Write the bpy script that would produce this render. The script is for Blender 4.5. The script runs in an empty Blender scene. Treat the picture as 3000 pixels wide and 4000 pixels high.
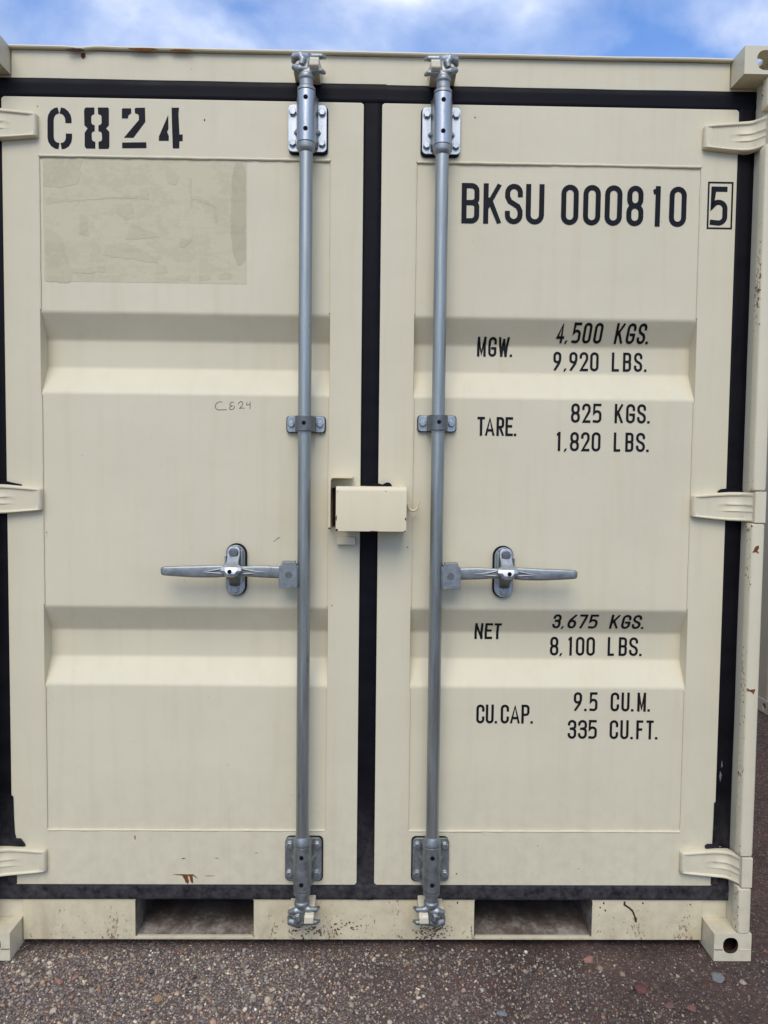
import bpy, bmesh, math, random
import numpy as np
from mathutils import Vector, Matrix, noise as mnoise

S = bpy.context.scene
COL = S.collection
rad = math.radians

# ------------------------------------------------------------------ camera
cam_d = bpy.data.cameras.new('camera')
cam = bpy.data.objects.new('camera', cam_d); COL.objects.link(cam); S.camera = cam
R = ((0.999824, 0.015705, -0.010215), (-0.015168, 0.998598, 0.050709), (0.010997, -0.050545, 0.998661))
m = Matrix.Identity(4)
for i in range(3):
    m[i][0] = R[i][0]; m[i][1] = R[i][2]; m[i][2] = -R[i][1]
m[0][3], m[1][3], m[2][3] = 0.00939, -2.0994, 1.37390
cam.matrix_world = m
cam_d.sensor_fit = 'VERTICAL'; cam_d.sensor_height = 24.0; cam_d.lens = 24 * 2900 / 4000
cam_d.clip_start = 0.02; cam_d.clip_end = 1500

# ------------------------------------------------------------------ sky and sun
SUN_EL, SUN_AZ = 48.0, 188.0          # azimuth clockwise from +Y
w = bpy.data.worlds.new("World"); S.world = w; w.use_nodes = True
nt = w.node_tree; N = nt.nodes; L = nt.links; N.clear()
out = N.new('ShaderNodeOutputWorld'); bg = N.new('ShaderNodeBackground')
sky = N.new('ShaderNodeTexSky'); sky.sky_type = 'NISHITA'; sky.sun_disc = False
sky.sun_elevation = rad(SUN_EL); sky.sun_rotation = rad(SUN_AZ)
sky.air_density = 1.0; sky.dust_density = 0.4; sky.ozone_density = 2.2
tc = N.new('ShaderNodeTexCoord')
def wn(scale, detail, loc, dist=0.0, sc=(1, 1, 1.8)):
    mp = N.new('ShaderNodeMapping'); mp.inputs['Location'].default_value = loc; mp.inputs['Scale'].default_value = sc
    no = N.new('ShaderNodeTexNoise'); no.inputs['Scale'].default_value = scale; no.inputs['Detail'].default_value = detail
    no.inputs['Roughness'].default_value = 0.52; no.inputs['Distortion'].default_value = dist
    L.new(tc.outputs['Generated'], mp.inputs['Vector']); L.new(mp.outputs['Vector'], no.inputs['Vector']); return no
def ramp(src, stops):
    r = N.new('ShaderNodeValToRGB'); e = r.color_ramp.elements
    while len(e) < len(stops): e.new(0.5)
    for k, (p, c) in enumerate(stops): e[k].position = p; e[k].color = (c, c, c, 1) if not isinstance(c, tuple) else (*c, 1)
    L.new(src, r.inputs['Fac']); return r
n1 = wn(3.0, 10, (5.3, 0.9, 2.2), 0.4)
n2 = wn(5.0, 8, (7.3, 2.0, 4.1), 0.2)
cover = ramp(n1.outputs['Fac'], [(0.36, 0.04), (0.485, 0.40), (0.60, 0.92)])
shade = ramp(n2.outputs['Fac'], [(0.36, (4.8, 6.1, 9.2)), (0.50, (7.8, 8.9, 11.4)), (0.64, (12.8, 13.1, 13.4))])
blue = N.new('ShaderNodeMixRGB'); blue.blend_type = 'MULTIPLY'; blue.inputs['Fac'].default_value = 1.0
blue.inputs['Color2'].default_value = (0.95, 1.25, 1.66, 1)
L.new(sky.outputs['Color'], blue.inputs['Color1'])
mx = N.new('ShaderNodeMixRGB')
# an overcast sky is about three times brighter overhead than at the horizon (CIE overcast sky)
sep = N.new('ShaderNodeSeparateXYZ'); L.new(tc.outputs['Generated'], sep.inputs[0])
cie = N.new('ShaderNodeMapRange'); L.new(sep.outputs['Z'], cie.inputs[0])
for k, v in zip((1, 2, 3, 4), (0.0, 1.0, 0.36, 1.0)): cie.inputs[k].default_value = v
cl = N.new('ShaderNodeMixRGB'); cl.blend_type = 'MULTIPLY'; cl.inputs['Fac'].default_value = 1.0
L.new(shade.outputs['Color'], cl.inputs['Color1']); L.new(cie.outputs[0], cl.inputs['Color2'])
L.new(cover.outputs['Color'], mx.inputs['Fac']); L.new(blue.outputs['Color'], mx.inputs['Color1']); L.new(cl.outputs['Color'], mx.inputs['Color2'])
L.new(mx.outputs['Color'], bg.inputs['Color']); bg.inputs['Strength'].default_value = 0.10
L.new(bg.outputs['Background'], out.inputs['Surface'])

sd = bpy.data.lights.new('sun', 'SUN'); sd.energy = 1.5; sd.angle = rad(38); sd.color = (1.0, 0.90, 0.74)
so = bpy.data.objects.new('sun', sd); COL.objects.link(so)
az, el = rad(SUN_AZ), rad(SUN_EL)
dv = Vector((math.sin(az) * math.cos(el), math.cos(az) * math.cos(el), math.sin(el)))
so.rotation_euler = dv.to_track_quat('Z', 'Y').to_euler(); so.location = dv * 20

vs = S.view_settings
S.display_settings.display_device = 'sRGB'
vs.view_transform = 'Standard'; vs.look = 'None'; vs.gamma = 1; vs.exposure = 0.54; vs.use_curve_mapping = False
S.render.engine = 'CYCLES'
S.cycles.use_denoising = True
S.cycles.max_bounces = 7

# ------------------------------------------------------------------ materials
class Mat:
    def __init__(s, name, rough=0.5, metal=0.0, color=(0.5, 0.5, 0.5)):
        s.m = bpy.data.materials.new(name); s.m.use_nodes = True
        s.t = s.m.node_tree; s.b = s.t.nodes['Principled BSDF']
        s.b.inputs['Roughness'].default_value = rough; s.b.inputs['Metallic'].default_value = metal
        s.b.inputs['Base Color'].default_value = (*color, 1)
        g = s.t.nodes.new('ShaderNodeNewGeometry'); s.pos = g.outputs['Position']
        sx = s.t.nodes.new('ShaderNodeSeparateXYZ'); s.t.links.new(s.pos, sx.inputs[0]); s.xyz = sx.outputs
        s.nrm = None
    def link(s, a, b): s.t.links.new(a, b)
    def noise(s, scale, detail=4, sc=(1, 1, 1), rough=0.5, loc=(0, 0, 0), dist=0.0):
        mp = s.t.nodes.new('ShaderNodeMapping'); mp.inputs['Scale'].default_value = sc; mp.inputs['Location'].default_value = loc
        n = s.t.nodes.new('ShaderNodeTexNoise'); n.inputs['Scale'].default_value = scale; n.inputs['Detail'].default_value = detail
        n.inputs['Roughness'].default_value = rough; n.inputs['Distortion'].default_value = dist
        s.link(s.pos, mp.inputs[0]); s.link(mp.outputs[0], n.inputs['Vector']); return n.outputs['Fac']
    def vor(s, scale, feature='F1', sc=(1, 1, 1)):
        mp = s.t.nodes.new('ShaderNodeMapping'); mp.inputs['Scale'].default_value = sc
        n = s.t.nodes.new('ShaderNodeTexVoronoi'); n.inputs['Scale'].default_value = scale; n.feature = feature
        s.link(s.pos, mp.inputs[0]); s.link(mp.outputs[0], n.inputs['Vector']); return n
    def ramp(s, src, stops, interp='LINEAR'):
        r = s.t.nodes.new('ShaderNodeValToRGB'); e = r.color_ramp.elements; r.color_ramp.interpolation = interp
        while len(e) < len(stops): e.new(0.5)
        for k, (p, c) in enumerate(stops): e[k].position = p; e[k].color = (*c, 1) if isinstance(c, tuple) else (c, c, c, 1)
        s.link(src, r.inputs['Fac']); return r.outputs['Color']
    def rng(s, src, a, b, c=0.0, d=1.0):
        r = s.t.nodes.new('ShaderNodeMapRange'); s.link(src, r.inputs[0])
        for k, v in zip((1, 2, 3, 4), (a, b, c, d)): r.inputs[k].default_value = v
        return r.outputs[0]
    def math(s, op, a, b=0.0, c=None):
        n = s.t.nodes.new('ShaderNodeMath'); n.operation = op
        for k, v in enumerate((a, b) if c is None else (a, b, c)):
            if isinstance(v, (int, float)): n.inputs[k].default_value = v
            else: s.link(v, n.inputs[k])
        return n.outputs[0]
    def mix(s, fac, a, b, mode='MIX'):
        n = s.t.nodes.new('ShaderNodeMixRGB'); n.blend_type = mode
        for k, v in zip(('Fac', 'Color1', 'Color2'), (fac, a, b)):
            if isinstance(v, (int, float)): n.inputs[k].default_value = v
            elif isinstance(v, tuple): n.inputs[k].default_value = (*v, 1)
            else: s.link(v, n.inputs[k])
        return n.outputs[0]
    def color(s, src): s.link(src, s.b.inputs['Base Color'])
    def rough(s, src): s.link(src, s.b.inputs['Roughness'])
    def bump(s, src, strength, dist):
        n = s.t.nodes.new('ShaderNodeBump'); n.inputs['Strength'].default_value = strength; n.inputs['Distance'].default_value = dist
        s.link(src, n.inputs['Height'])
        if s.nrm is not None: s.link(s.nrm, n.inputs['Normal'])
        s.nrm = n.outputs[0]; s.link(s.nrm, s.b.inputs['Normal'])

CREAM = (0.655, 0.592, 0.425)
def paint(name, base=CREAM, chips=0.0, edge=False, sill=False, dark=1.0):
    M = Mat(name, 0.42)
    base = tuple(c * dark for c in base)
    big = M.noise(2.3, 3)
    col = M.mix(M.rng(big, 0.3, 0.7), tuple(c * 0.965 for c in base), tuple(c * 1.03 for c in base))
    strk = M.noise(9, 5, sc=(3.2, 3.2, 0.22), rough=0.6)
    col = M.mix(M.rng(strk, 0.50, 0.80, 0, 0.26), col, (base[0] * 0.80, base[1] * 0.74, base[2] * 0.62))
    # splash dirt low down, thin dust
    low = M.rng(M.xyz[2], 0.60, 0.0, 0, 1)
    dn = M.noise(26, 6, rough=0.65)
    col = M.mix(M.math('MULTIPLY', low, M.rng(dn, 0.40, 0.72, 0.04, 0.36)), col, (0.30, 0.235, 0.165))
    fine = M.noise(330, 2)
    # tiny specks all over
    sp = M.noise(95, 3, rough=0.6, loc=(4, 2, 9))
    col = M.mix(M.rng(sp, 0.735, 0.76, 0, 0.5), col, (0.20, 0.16, 0.12))
    fac = None
    if sill:
        cn = M.noise(120, 5, sc=(1, 1, 0.55), rough=0.7, loc=(1, 1, 1))
        clus = M.noise(9, 3, sc=(1.6, 1, 0.35), loc=(2, 0, 3))
        zf = M.rng(M.xyz[2], 0.14, 0.02, -0.01, 0.075)
        thr = M.math('ADD', M.math('ADD', cn, zf), M.rng(clus, 0.42, 0.72, -0.03, 0.10))
        fac = M.rng(thr, 0.665, 0.70, 0, 0.8)
        stn = M.math('MULTIPLY', M.rng(M.noise(7, 5, sc=(1.8, 1, 0.5), loc=(6, 0, 3), rough=0.65), 0.46, 0.72), M.rng(M.xyz[2], 0.15, 0.03))
        col = M.mix(M.math('MULTIPLY', stn, 0.55), col, (0.36, 0.245, 0.145))
    if edge:
        cn = M.noise(85, 5, rough=0.7, loc=(5, 1, 1))
        ax = M.math('ABSOLUTE', M.xyz[0])
        e = M.math('ADD', M.rng(ax, 1.0640, 1.0595, 0, 0.17), M.rng(ax, 1.0925, 1.0960, 0, 0.10))
        sec = M.noise(5, 3, sc=(1, 1, 1), loc=(8, 1, 2))
        thr = M.math('ADD', M.math('ADD', cn, e), M.rng(sec, 0.38, 0.68, -0.15, 0.03))
        fac = M.rng(thr, 0.685, 0.71, 0, 0.95)
    if chips:
        cn = M.noise(60, 6, rough=0.72, loc=(3, 7, 1))
        fac = M.rng(cn, 0.76 - chips, 0.785 - chips, 0, 0.9)
    if fac is not None:
        rc = M.mix(M.rng(M.noise(210, 3), 0.4, 0.6), (0.085, 0.045, 0.028), (0.22, 0.105, 0.045))
        col = M.mix(fac, col, rc)
        M.rough(M.rng(fac, 0, 1, 0.42, 0.85))
        M.bump(fac, -0.5, 0.0006)
    else:
        M.rough(M.rng(M.noise(14, 4), 0.3, 0.7, 0.46, 0.60))
    M.color(col)
    M.bump(fine, 0.10, 0.0006)
    M.bump(M.noise(7, 3, loc=(1, 5, 2)), 0.5, 0.005)
    M.bump(M.noise(38, 2, loc=(4, 5, 2)), 0.12, 0.0015)
    M.b.inputs['Specular IOR Level'].default_value = 0.30
    return M.m

P = {}
P['paint'] = paint('cream_paint')
P['sill'] = paint('chipped_cream_paint', base=(0.665, 0.585, 0.390), sill=True)
P['edge'] = paint('edge_worn_cream_paint', edge=True)
P['chip'] = paint('scuffed_cream_paint', chips=0.085)
P['keeper'] = paint('keeper_cream_paint', chips=0.09, base=(0.66, 0.60, 0.45))
P['box'] = paint('lock_box_paint', base=(0.70, 0.61, 0.42))
P['far'] = paint('far_container_shaded_paint', base=(0.40, 0.335, 0.235), chips=0.0)  # base darkened to carry the shade of the gap between containers
P['farc'] = paint('far_casting_shaded_paint', base=(0.46, 0.39, 0.28), chips=0.05)  # casting colour darkened for the same gap shade

def rubber():
    M = Mat('black_rubber', 0.5)
    a = M.noise(18, 5, sc=(0.5, 1, 1)); low = M.rng(M.xyz[2], 0.46, 0.12, 0, 1)
    c = M.mix(M.rng(a, 0.3, 0.7), (0.0036, 0.0030, 0.0052), (0.0070, 0.0060, 0.0088))
    d = M.noise(34, 7, rough=0.7, loc=(2, 3, 4))
    c = M.mix(M.math('MULTIPLY', low, M.rng(d, 0.36, 0.70, 0.12, 0.75)), c, (0.11, 0.102, 0.102))
    M.color(c); M.rough(M.rng(a, 0.3, 0.7, 0.42, 0.62)); M.bump(M.noise(60, 5, sc=(0.4, 1, 0.4)), 0.3, 0.001)
    M.b.inputs['Specular IOR Level'].default_value = 0.12
    return M.m
P['rubber'] = rubber()
def simple(name, col, rough=0.6, metal=0.0, var=0.25, sc=60):
    M = Mat(name, rough, metal); n = M.noise(sc, 5, rough=0.65)
    M.color(M.mix(M.rng(n, 0.3, 0.7), tuple(c * (1 - var) for c in col), tuple(c * (1 + var) for c in col)))
    M.bump(n, 0.3, 0.0008); M.b.inputs['Specular IOR Level'].default_value = 0.12; return M.m
P['pad'] = simple('black_pad', (0.012, 0.011, 0.014))
P['hole'] = simple('hole_shade_black', (0.006, 0.006, 0.007), 0.8)  # black for solid discs that stand in for the shade in holes
P['ink'] = simple('black_stencil_paint', (0.0085, 0.0085, 0.0125), 0.5, var=0.3, sc=30)
P['letter'] = simple('black_vinyl_letter', (0.011, 0.011, 0.013), 0.36, var=0.25, sc=15)
P['pencil'] = simple('marker_ink', (0.06, 0.057, 0.055), 0.6)
P['rust'] = simple('rust', (0.17, 0.062, 0.02), 0.85, var=0.5, sc=160)
P['rustbrown'] = simple('brown_rust', (0.150, 0.080, 0.042), 0.85, var=0.5, sc=150)
P['darkrust_shade'] = simple('dark_rust_and_shade', (0.055, 0.030, 0.022), 0.85, var=0.5, sc=140)  # rust marks, and painted shade inside castings and lock box gap
P['scuff'] = simple('green_white_scuff', (0.13, 0.145, 0.13), 0.8, var=0.6, sc=110)
def galv(name, base, rlo, rhi, cast=False, metal=0.92):
    M = Mat(name, 0.4, metal)
    a = M.noise(11 if not cast else 45, 6, sc=(5.0, 5.0, 0.28) if not cast else (1, 1, 1), rough=0.70)
    b = M.noise(160, 3)
    c = M.mix(M.rng(a, 0.3, 0.72), tuple(x * 0.74 for x in base), tuple(x * 1.22 for x in base))
    dk = M.noise(48, 5, sc=(1.6, 1.6, 0.5), rough=0.7, loc=(3, 3, 3))
    c = M.mix(M.rng(dk, 0.62, 0.74, 0, 0.55), c, (0.10, 0.095, 0.095))
    M.color(c); M.rough(M.rng(a, 0.3, 0.7, rlo, rhi)); M.bump(a, 0.25, 0.0012)
    M.bump(b, 0.35 if cast else 0.14, 0.0008)
    return M.m
P['rod'] = galv('galvanised_rod', (0.375, 0.388, 0.362), 0.36, 0.52)
P['cast'] = galv('galvanised_casting', (0.335, 0.350, 0.345), 0.42, 0.58, cast=True)
P['plate'] = galv('galvanised_plate', (0.44, 0.465, 0.475), 0.34, 0.48)
P['dull'] = galv('dull_steel', (0.205, 0.212, 0.212), 0.48, 0.62, cast=True)
def resid(name, k):
    M = Mat(name, 0.55)
    M.b.inputs['Specular IOR Level'].default_value = 0.25
    n = M.noise(9.0, 10, sc=(1.0, 1, 1.5), rough=0.80, loc=(3, 1, 2)); f = M.noise(70, 6, rough=0.75)
    st = M.noise(11, 6, sc=(0.25, 1, 4.0), rough=0.6, loc=(9, 1, 5)); vt = M.noise(14, 5, sc=(3.2, 1, 0.3), rough=0.6)
    a, b, c = (0.572 * k, 0.517 * k, 0.348 * k), (0.520 * k, 0.468 * k, 0.310 * k), (0.618 * k, 0.560 * k, 0.392 * k)
    base = M.mix(M.rng(n, 0.49, 0.56), a, b)
    base = M.mix(M.rng(n, 0.58, 0.60, 0, 0.6), base, a)
    base = M.mix(M.math('MULTIPLY', M.rng(st, 0.54, 0.57), M.rng(f, 0.42, 0.58, 0.1, 0.6)), base, b)
    base = M.mix(M.rng(vt, 0.60, 0.64, 0, 0.35), base, c)
    base = M.mix(M.rng(f, 0.60, 0.66, 0, 0.35), base, c)
    M.color(base); return M.m
P['resid'] = resid('adhesive_residue', 1.0)
P['smear'] = resid('adhesive_smear', 0.84)
P['resid2'] = resid('adhesive_scrape', 0.93)
def pocket():
    M = Mat('worn_pocket_steel_shaded', 0.6)
    n = M.noise(11, 7, sc=(1.3, 0.8, 1), rough=0.72); k = M.noise(60, 5, rough=0.7)
    c = M.ramp(n, [(0.36, (0.10, 0.075, 0.060)), (0.46, (0.165, 0.135, 0.110)), (0.55, (0.28, 0.25, 0.21)), (0.64, (0.38, 0.35, 0.30)), (0.74, (0.19, 0.15, 0.12))])
    c = M.mix(M.rng(k, 0.52, 0.66, 0, 0.55), c, (0.16, 0.085, 0.055))
    c = M.mix(M.math('MULTIPLY', M.rng(M.math('ADD', M.xyz[1], M.rng(k, 0.3, 0.7, -0.03, 0.03)), 0.05, 0.13), 0.72), c, (0.050, 0.034, 0.028)); M.color(c); M.bump(k, 0.4, 0.001); return M.m  # darkens with depth: the shade inside the pocket put into the colour
P['pocket'] = pocket()
P['lip'] = paint('chipped_lip_paint', base=(0.62, 0.55, 0.38), chips=0.12)
def ground_mat():
    M = Mat('gravelly_dirt', 0.95)
    v = M.vor(135); cell = v.outputs['Color']; v2 = M.vor(310)
    sx = M.t.nodes.new('ShaderNodeSeparateColor'); M.link(cell, sx.inputs[0])
    stone = M.ramp(sx.outputs[0], [(0.0, (0.109, 0.088, 0.076)), (0.35, (0.181, 0.146, 0.122)), (0.62, (0.275, 0.220, 0.170)), (0.85, (0.392, 0.312, 0.245)), (1.0, (0.392, 0.341, 0.299))])
    dirt = M.ramp(M.noise(55, 8, rough=0.75), [(0.32, (0.034, 0.022, 0.018)), (0.55, (0.078, 0.053, 0.044)), (0.72, (0.15, 0.108, 0.090))])
    gap = M.rng(v.outputs['Distance'], 0.25, 0.6)
    st = M.mix(gap, stone, (0.104, 0.077, 0.067))
    xr = M.rng(M.math('ADD', M.xyz[0], M.rng(M.noise(3.5, 4), 0.3, 0.7, -0.5, 0.5)), 0.65, -0.45, 0.0, 0.9)
    c = M.mix(xr, dirt, st)
    pt = M.noise(4.0, 5, loc=(2, 8, 1))
    c = M.mix(M.rng(pt, 0.45, 0.7, 0, 0.35), c, (0.167, 0.085, 0.065))
    sx2 = M.t.nodes.new('ShaderNodeSeparateColor'); M.link(v2.outputs['Color'], sx2.inputs[0])
    c = M.mix(M.rng(sx2.outputs[1], 0.95, 0.97, 0, 0.5), c, (0.435, 0.383, 0.326))
    M.color(c); M.bump(v.outputs['Distance'], -0.7, 0.004); M.bump(M.noise(200, 4), 0.6, 0.002)
    M.b.inputs['Specular IOR Level'].default_value = 0.25
    return M.m
P['ground'] = ground_mat()
def stone_mat():
    M = Mat('stones', 0.85)
    a = M.t.nodes.new('ShaderNodeAttribute'); a.attribute_name = 'tint'
    n = M.noise(230, 4)
    M.color(M.mix(1.0, a.outputs['Color'], M.mix(M.rng(n, 0.3, 0.7), (0.72, 0.72, 0.72), (1.12, 1.12, 1.12)), 'MULTIPLY'))
    M.bump(n, 0.5, 0.001); M.b.inputs['Specular IOR Level'].default_value = 0.3; return M.m
P['stone'] = stone_mat()

# ------------------------------------------------------------------ object helpers
def link(o, parent=None, kind=None, label=None, cat=None, group=None):
    COL.objects.link(o)
    if parent is not None: o.parent = parent
    if kind: o['kind'] = kind
    if label: o['label'] = label
    if cat: o['category'] = cat
    if group: o['group'] = group
    return o
def empty(name, parent=None, loc=(0, 0, 0), **k):
    o = bpy.data.objects.new(name, None); o.location = loc; o.empty_display_size = 0.1; return link(o, parent, **k)
def obj(name, bm, mat, parent=None, smooth=False, bevel=0, seg=2, angle=35, **k):
    bmesh.ops.recalc_face_normals(bm, faces=bm.faces)
    me = bpy.data.meshes.new(name); bm.to_mesh(me); bm.free()
    me.materials.append(P[mat] if isinstance(mat, str) else mat)
    if smooth or bevel: me.polygons.foreach_set('use_smooth', [True] * len(me.polygons))
    o = bpy.data.objects.new(name, me); link(o, parent, **k)
    if bevel:
        b = o.modifiers.new('bevel', 'BEVEL'); b.width = bevel; b.segments = seg; b.limit_method = 'ANGLE'; b.angle_limit = rad(angle)
        b.harden_normals = True
    elif smooth:
        me.set_sharp_from_angle(angle=rad(angle + 10))
    return o
def box(bm, x0, x1, y0, y1, z0, z1):
    r = bmesh.ops.create_cube(bm, size=1.0)
    for v in r['verts']:
        v.co = Vector(((x0 + x1) / 2 + v.co.x * (x1 - x0), (y0 + y1) / 2 + v.co.y * (y1 - y0), (z0 + z1) / 2 + v.co.z * (z1 - z0)))
    return r['verts']
def cyl(bm, c, r, h, axis='Z', seg=24, r2=None):
    rot = {'Z': Matrix.Identity(4), 'Y': Matrix.Rotation(rad(90), 4, 'X'), 'X': Matrix.Rotation(rad(90), 4, 'Y')}[axis]
    return bmesh.ops.create_cone(bm, cap_ends=True, segments=seg, radius1=r, radius2=r if r2 is None else r2, depth=h, matrix=Matrix.Translation(c) @ rot)['verts']
def loft(bm, rings, cap=True, closed=True):
    vs_ = [[bm.verts.new(p) for p in r] for r in rings]
    n = len(rings[0])
    for a, b in zip(vs_[:-1], vs_[1:]):
        for k in range(n if closed else n - 1):
            bm.faces.new((a[k], a[(k + 1) % n], b[(k + 1) % n], b[k]))
    if cap and closed: bm.faces.new(vs_[0][::-1]); bm.faces.new(vs_[-1])
    return vs_
def lathe(bm, cx, cy, prof, seg=32):
    loft(bm, [[(cx + r * math.cos(2 * math.pi * k / seg), cy + r * math.sin(2 * math.pi * k / seg), z) for k in range(seg)] for r, z in prof])
def tube(bm, pts, rads, seg=12, sy=1.0):
    rings = []
    for i, p in enumerate(pts):
        p = Vector(p); a = Vector(pts[max(i - 1, 0)]); b = Vector(pts[min(i + 1, len(pts) - 1)])
        t = (b - a).normalized(); u = t.cross(Vector((0, 1, 0)));
        if u.length < 0.1: u = t.cross(Vector((0, 0, 1)))
        u.normalize(); v = t.cross(u)
        r = rads[i] if isinstance(rads, (list, tuple)) else rads
        rings.append([p + u * r * math.cos(2 * math.pi * k / seg) + v * r * sy * math.sin(2 * math.pi * k / seg) for k in range(seg)])
    loft(bm, rings)
def rrect(x0, x1, z0, z1, r, n=5):
    pts = []
    for cx, cz, a0 in ((x1 - r, z0 + r, -90), (x1 - r, z1 - r, 0), (x0 + r, z1 - r, 90), (x0 + r, z0 + r, 180)):
        for k in range(n + 1):
            a = rad(a0 + 90 * k / n); pts.append((cx + r * math.cos(a), cz + r * math.sin(a)))
    return pts
def slab(bm, pts, y0, y1):
    loft(bm, [[(x, y0, z) for x, z in pts], [(x, y1, z) for x, z in pts]])
def hexhead(bm, x, z, yb, r, h, ph=0.3):
    pts = [(x + r * math.cos(ph + k * math.pi / 3), z + r * math.sin(ph + k * math.pi / 3)) for k in range(6)]
    loft(bm, [[(a, yb, b) for a, b in pts], [(a, yb - h * 0.8, b) for a, b in pts], [(x + (a - x) * 0.86, yb - h, z + (b - z) * 0.86) for a, b in pts]])
def cut(o, cutters):
    for c in cutters:
        md = o.modifiers.new('b', 'BOOLEAN'); md.operation = 'DIFFERENCE'; md.solver = 'EXACT'; md.object = c
    dg = bpy.context.evaluated_depsgraph_get(); dg.update()
    me = bpy.data.meshes.new_from_object(o.evaluated_get(dg)); o.modifiers.clear(); old = o.data; o.data = me; bpy.data.meshes.remove(old)
    for c in cutters:
        d = c.data; bpy.data.objects.remove(c); bpy.data.meshes.remove(d)
def cutter(f):
    bm = bmesh.new(); f(bm); return obj('cutter', bm, 'paint')
def addbevel(o, wd, seg=2, angle=30):
    o.data.polygons.foreach_set('use_smooth', [True] * len(o.data.polygons))
    b = o.modifiers.new('bevel', 'BEVEL'); b.width = wd; b.segments = seg; b.limit_method = 'ANGLE'; b.angle_limit = rad(angle); b.harden_normals = True
def copy_tree(o, parent=None):
    c = o.copy(); COL.objects.link(c); c.parent = parent
    for ch in list(o.children): copy_tree(ch, c)
    return c
rnd = random.Random(5)

# ------------------------------------------------------------------ ground
def axis(f0, f1, step, far):
    a = list(np.arange(f0, f1 + 1e-6, step)); lo, hi = [], []
    d = step
    while a[0] - (lo[-1] * -1 if False else 0) > 0 and False: pass
    x = f0; d = step
    while x > -far: d *= 1.5; x -= d; lo.append(x)
    x = f1; d = step
    while x < far: d *= 1.5; x += d; hi.append(x)
    return lo[::-1] + a + hi
gx, gy = axis(-1.8, 2.6, 0.025, 400), axis(-0.9, 3.2, 0.025, 400)
def gh(x, y):
    n = mnoise.noise(Vector((x * 3.1, y * 3.1, 0))) * 0.006 + mnoise.noise(Vector((x * 17, y * 17, 3))) * 0.0035
    return n - 0.004 - 0.010 * min(1.0, max(0.0, (y + 0.02) / 0.03)) * (1.0 if abs(x) < 0.98 and y < 2.3 else 0.0)
bm = bmesh.new()
gv = [[bm.verts.new((x, y, gh(x, y) if abs(x) < 4 and abs(y) < 5 else -0.004)) for x in gx] for y in gy]
for j in range(len(gy) - 1):
    for i in range(len(gx) - 1): bm.faces.new((gv[j][i], gv[j][i + 1], gv[j + 1][i + 1], gv[j + 1][i]))
obj('ground', bm, 'ground', smooth=True, kind='structure')

# ------------------------------------------------------------------ the container
box_root = empty('shipping_container', label='cream shipping container with closed double doors and galvanised locking bars filling the view', cat='shipping container')
Z_TOP = 2.530

# header
bm = bmesh.new()
box(bm, -0.992, 0.992, 0.008, 0.11, 2.385, 2.524)
hdr = obj('header_rail', bm, 'paint', box_root, bevel=0.002)
bm = bmesh.new()
xs = np.linspace(-0.993, 0.993, 120); rings = []
for x in xs:
    dz = mnoise.noise(Vector((x * 4, 1, 1))) * 0.0016 + mnoise.noise(Vector((x * 17, 1, 1))) * 0.0006
    dz -= 0.0035 * math.exp(-((x + 0.80) / 0.022) ** 2); dz += 0.0016 * math.exp(-((x + 0.745) / 0.03) ** 2)
    rings.append([(x, -0.004, 2.5245 + dz), (x, -0.0055, 2.5275 + dz), (x, -0.003, 2.5315 + dz), (x, 0.11, 2.5315 + dz * .5), (x, 0.11, 2.5245)])
loft(bm, rings); obj('top_flange', bm, 'paint', hdr, smooth=True)

# sill with two fork pockets
bm = bmesh.new(); box(bm, -0.992, 0.992, 0.008, 0.0135, 0.0131, 0.19); box(bm, -0.992, 0.992, 0.0135, 0.11, 0.145, 0.19)
sill = obj('sill_rail', bm, 'sill', box_root)
PK = ((-0.668, -0.3245), (0.3200, 0.6665))
cut(sill, [cutter(lambda b, p=p: slab(b, rrect(p[0], p[1], 0.0195, 0.134, 0.006, 3), -0.1, 0.3)) for p in PK])
addbevel(sill, 0.0018)
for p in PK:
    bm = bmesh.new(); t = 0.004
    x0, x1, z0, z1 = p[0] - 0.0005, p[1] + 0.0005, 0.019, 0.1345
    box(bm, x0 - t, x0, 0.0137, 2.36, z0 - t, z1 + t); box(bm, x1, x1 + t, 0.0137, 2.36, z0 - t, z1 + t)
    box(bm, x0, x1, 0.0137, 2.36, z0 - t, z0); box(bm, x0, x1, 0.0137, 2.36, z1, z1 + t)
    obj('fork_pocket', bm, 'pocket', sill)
    bm = bmesh.new(); rr = []
    for k in range(40):
        x = p[0] + 0.004 + (p[1] - p[0] - 0.008) * k / 39; d = mnoise.noise(Vector((x * 40, 2, 2))) * 0.0013
        rr.append([(x, 0.0065, 0.0150), (x, 0.0060, 0.0205 + d), (x, 0.012, 0.0225 + d), (x, 0.020, 0.0215)])
    loft(bm, rr); obj('pocket_lip', bm, 'lip', sill, smooth=True)

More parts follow.
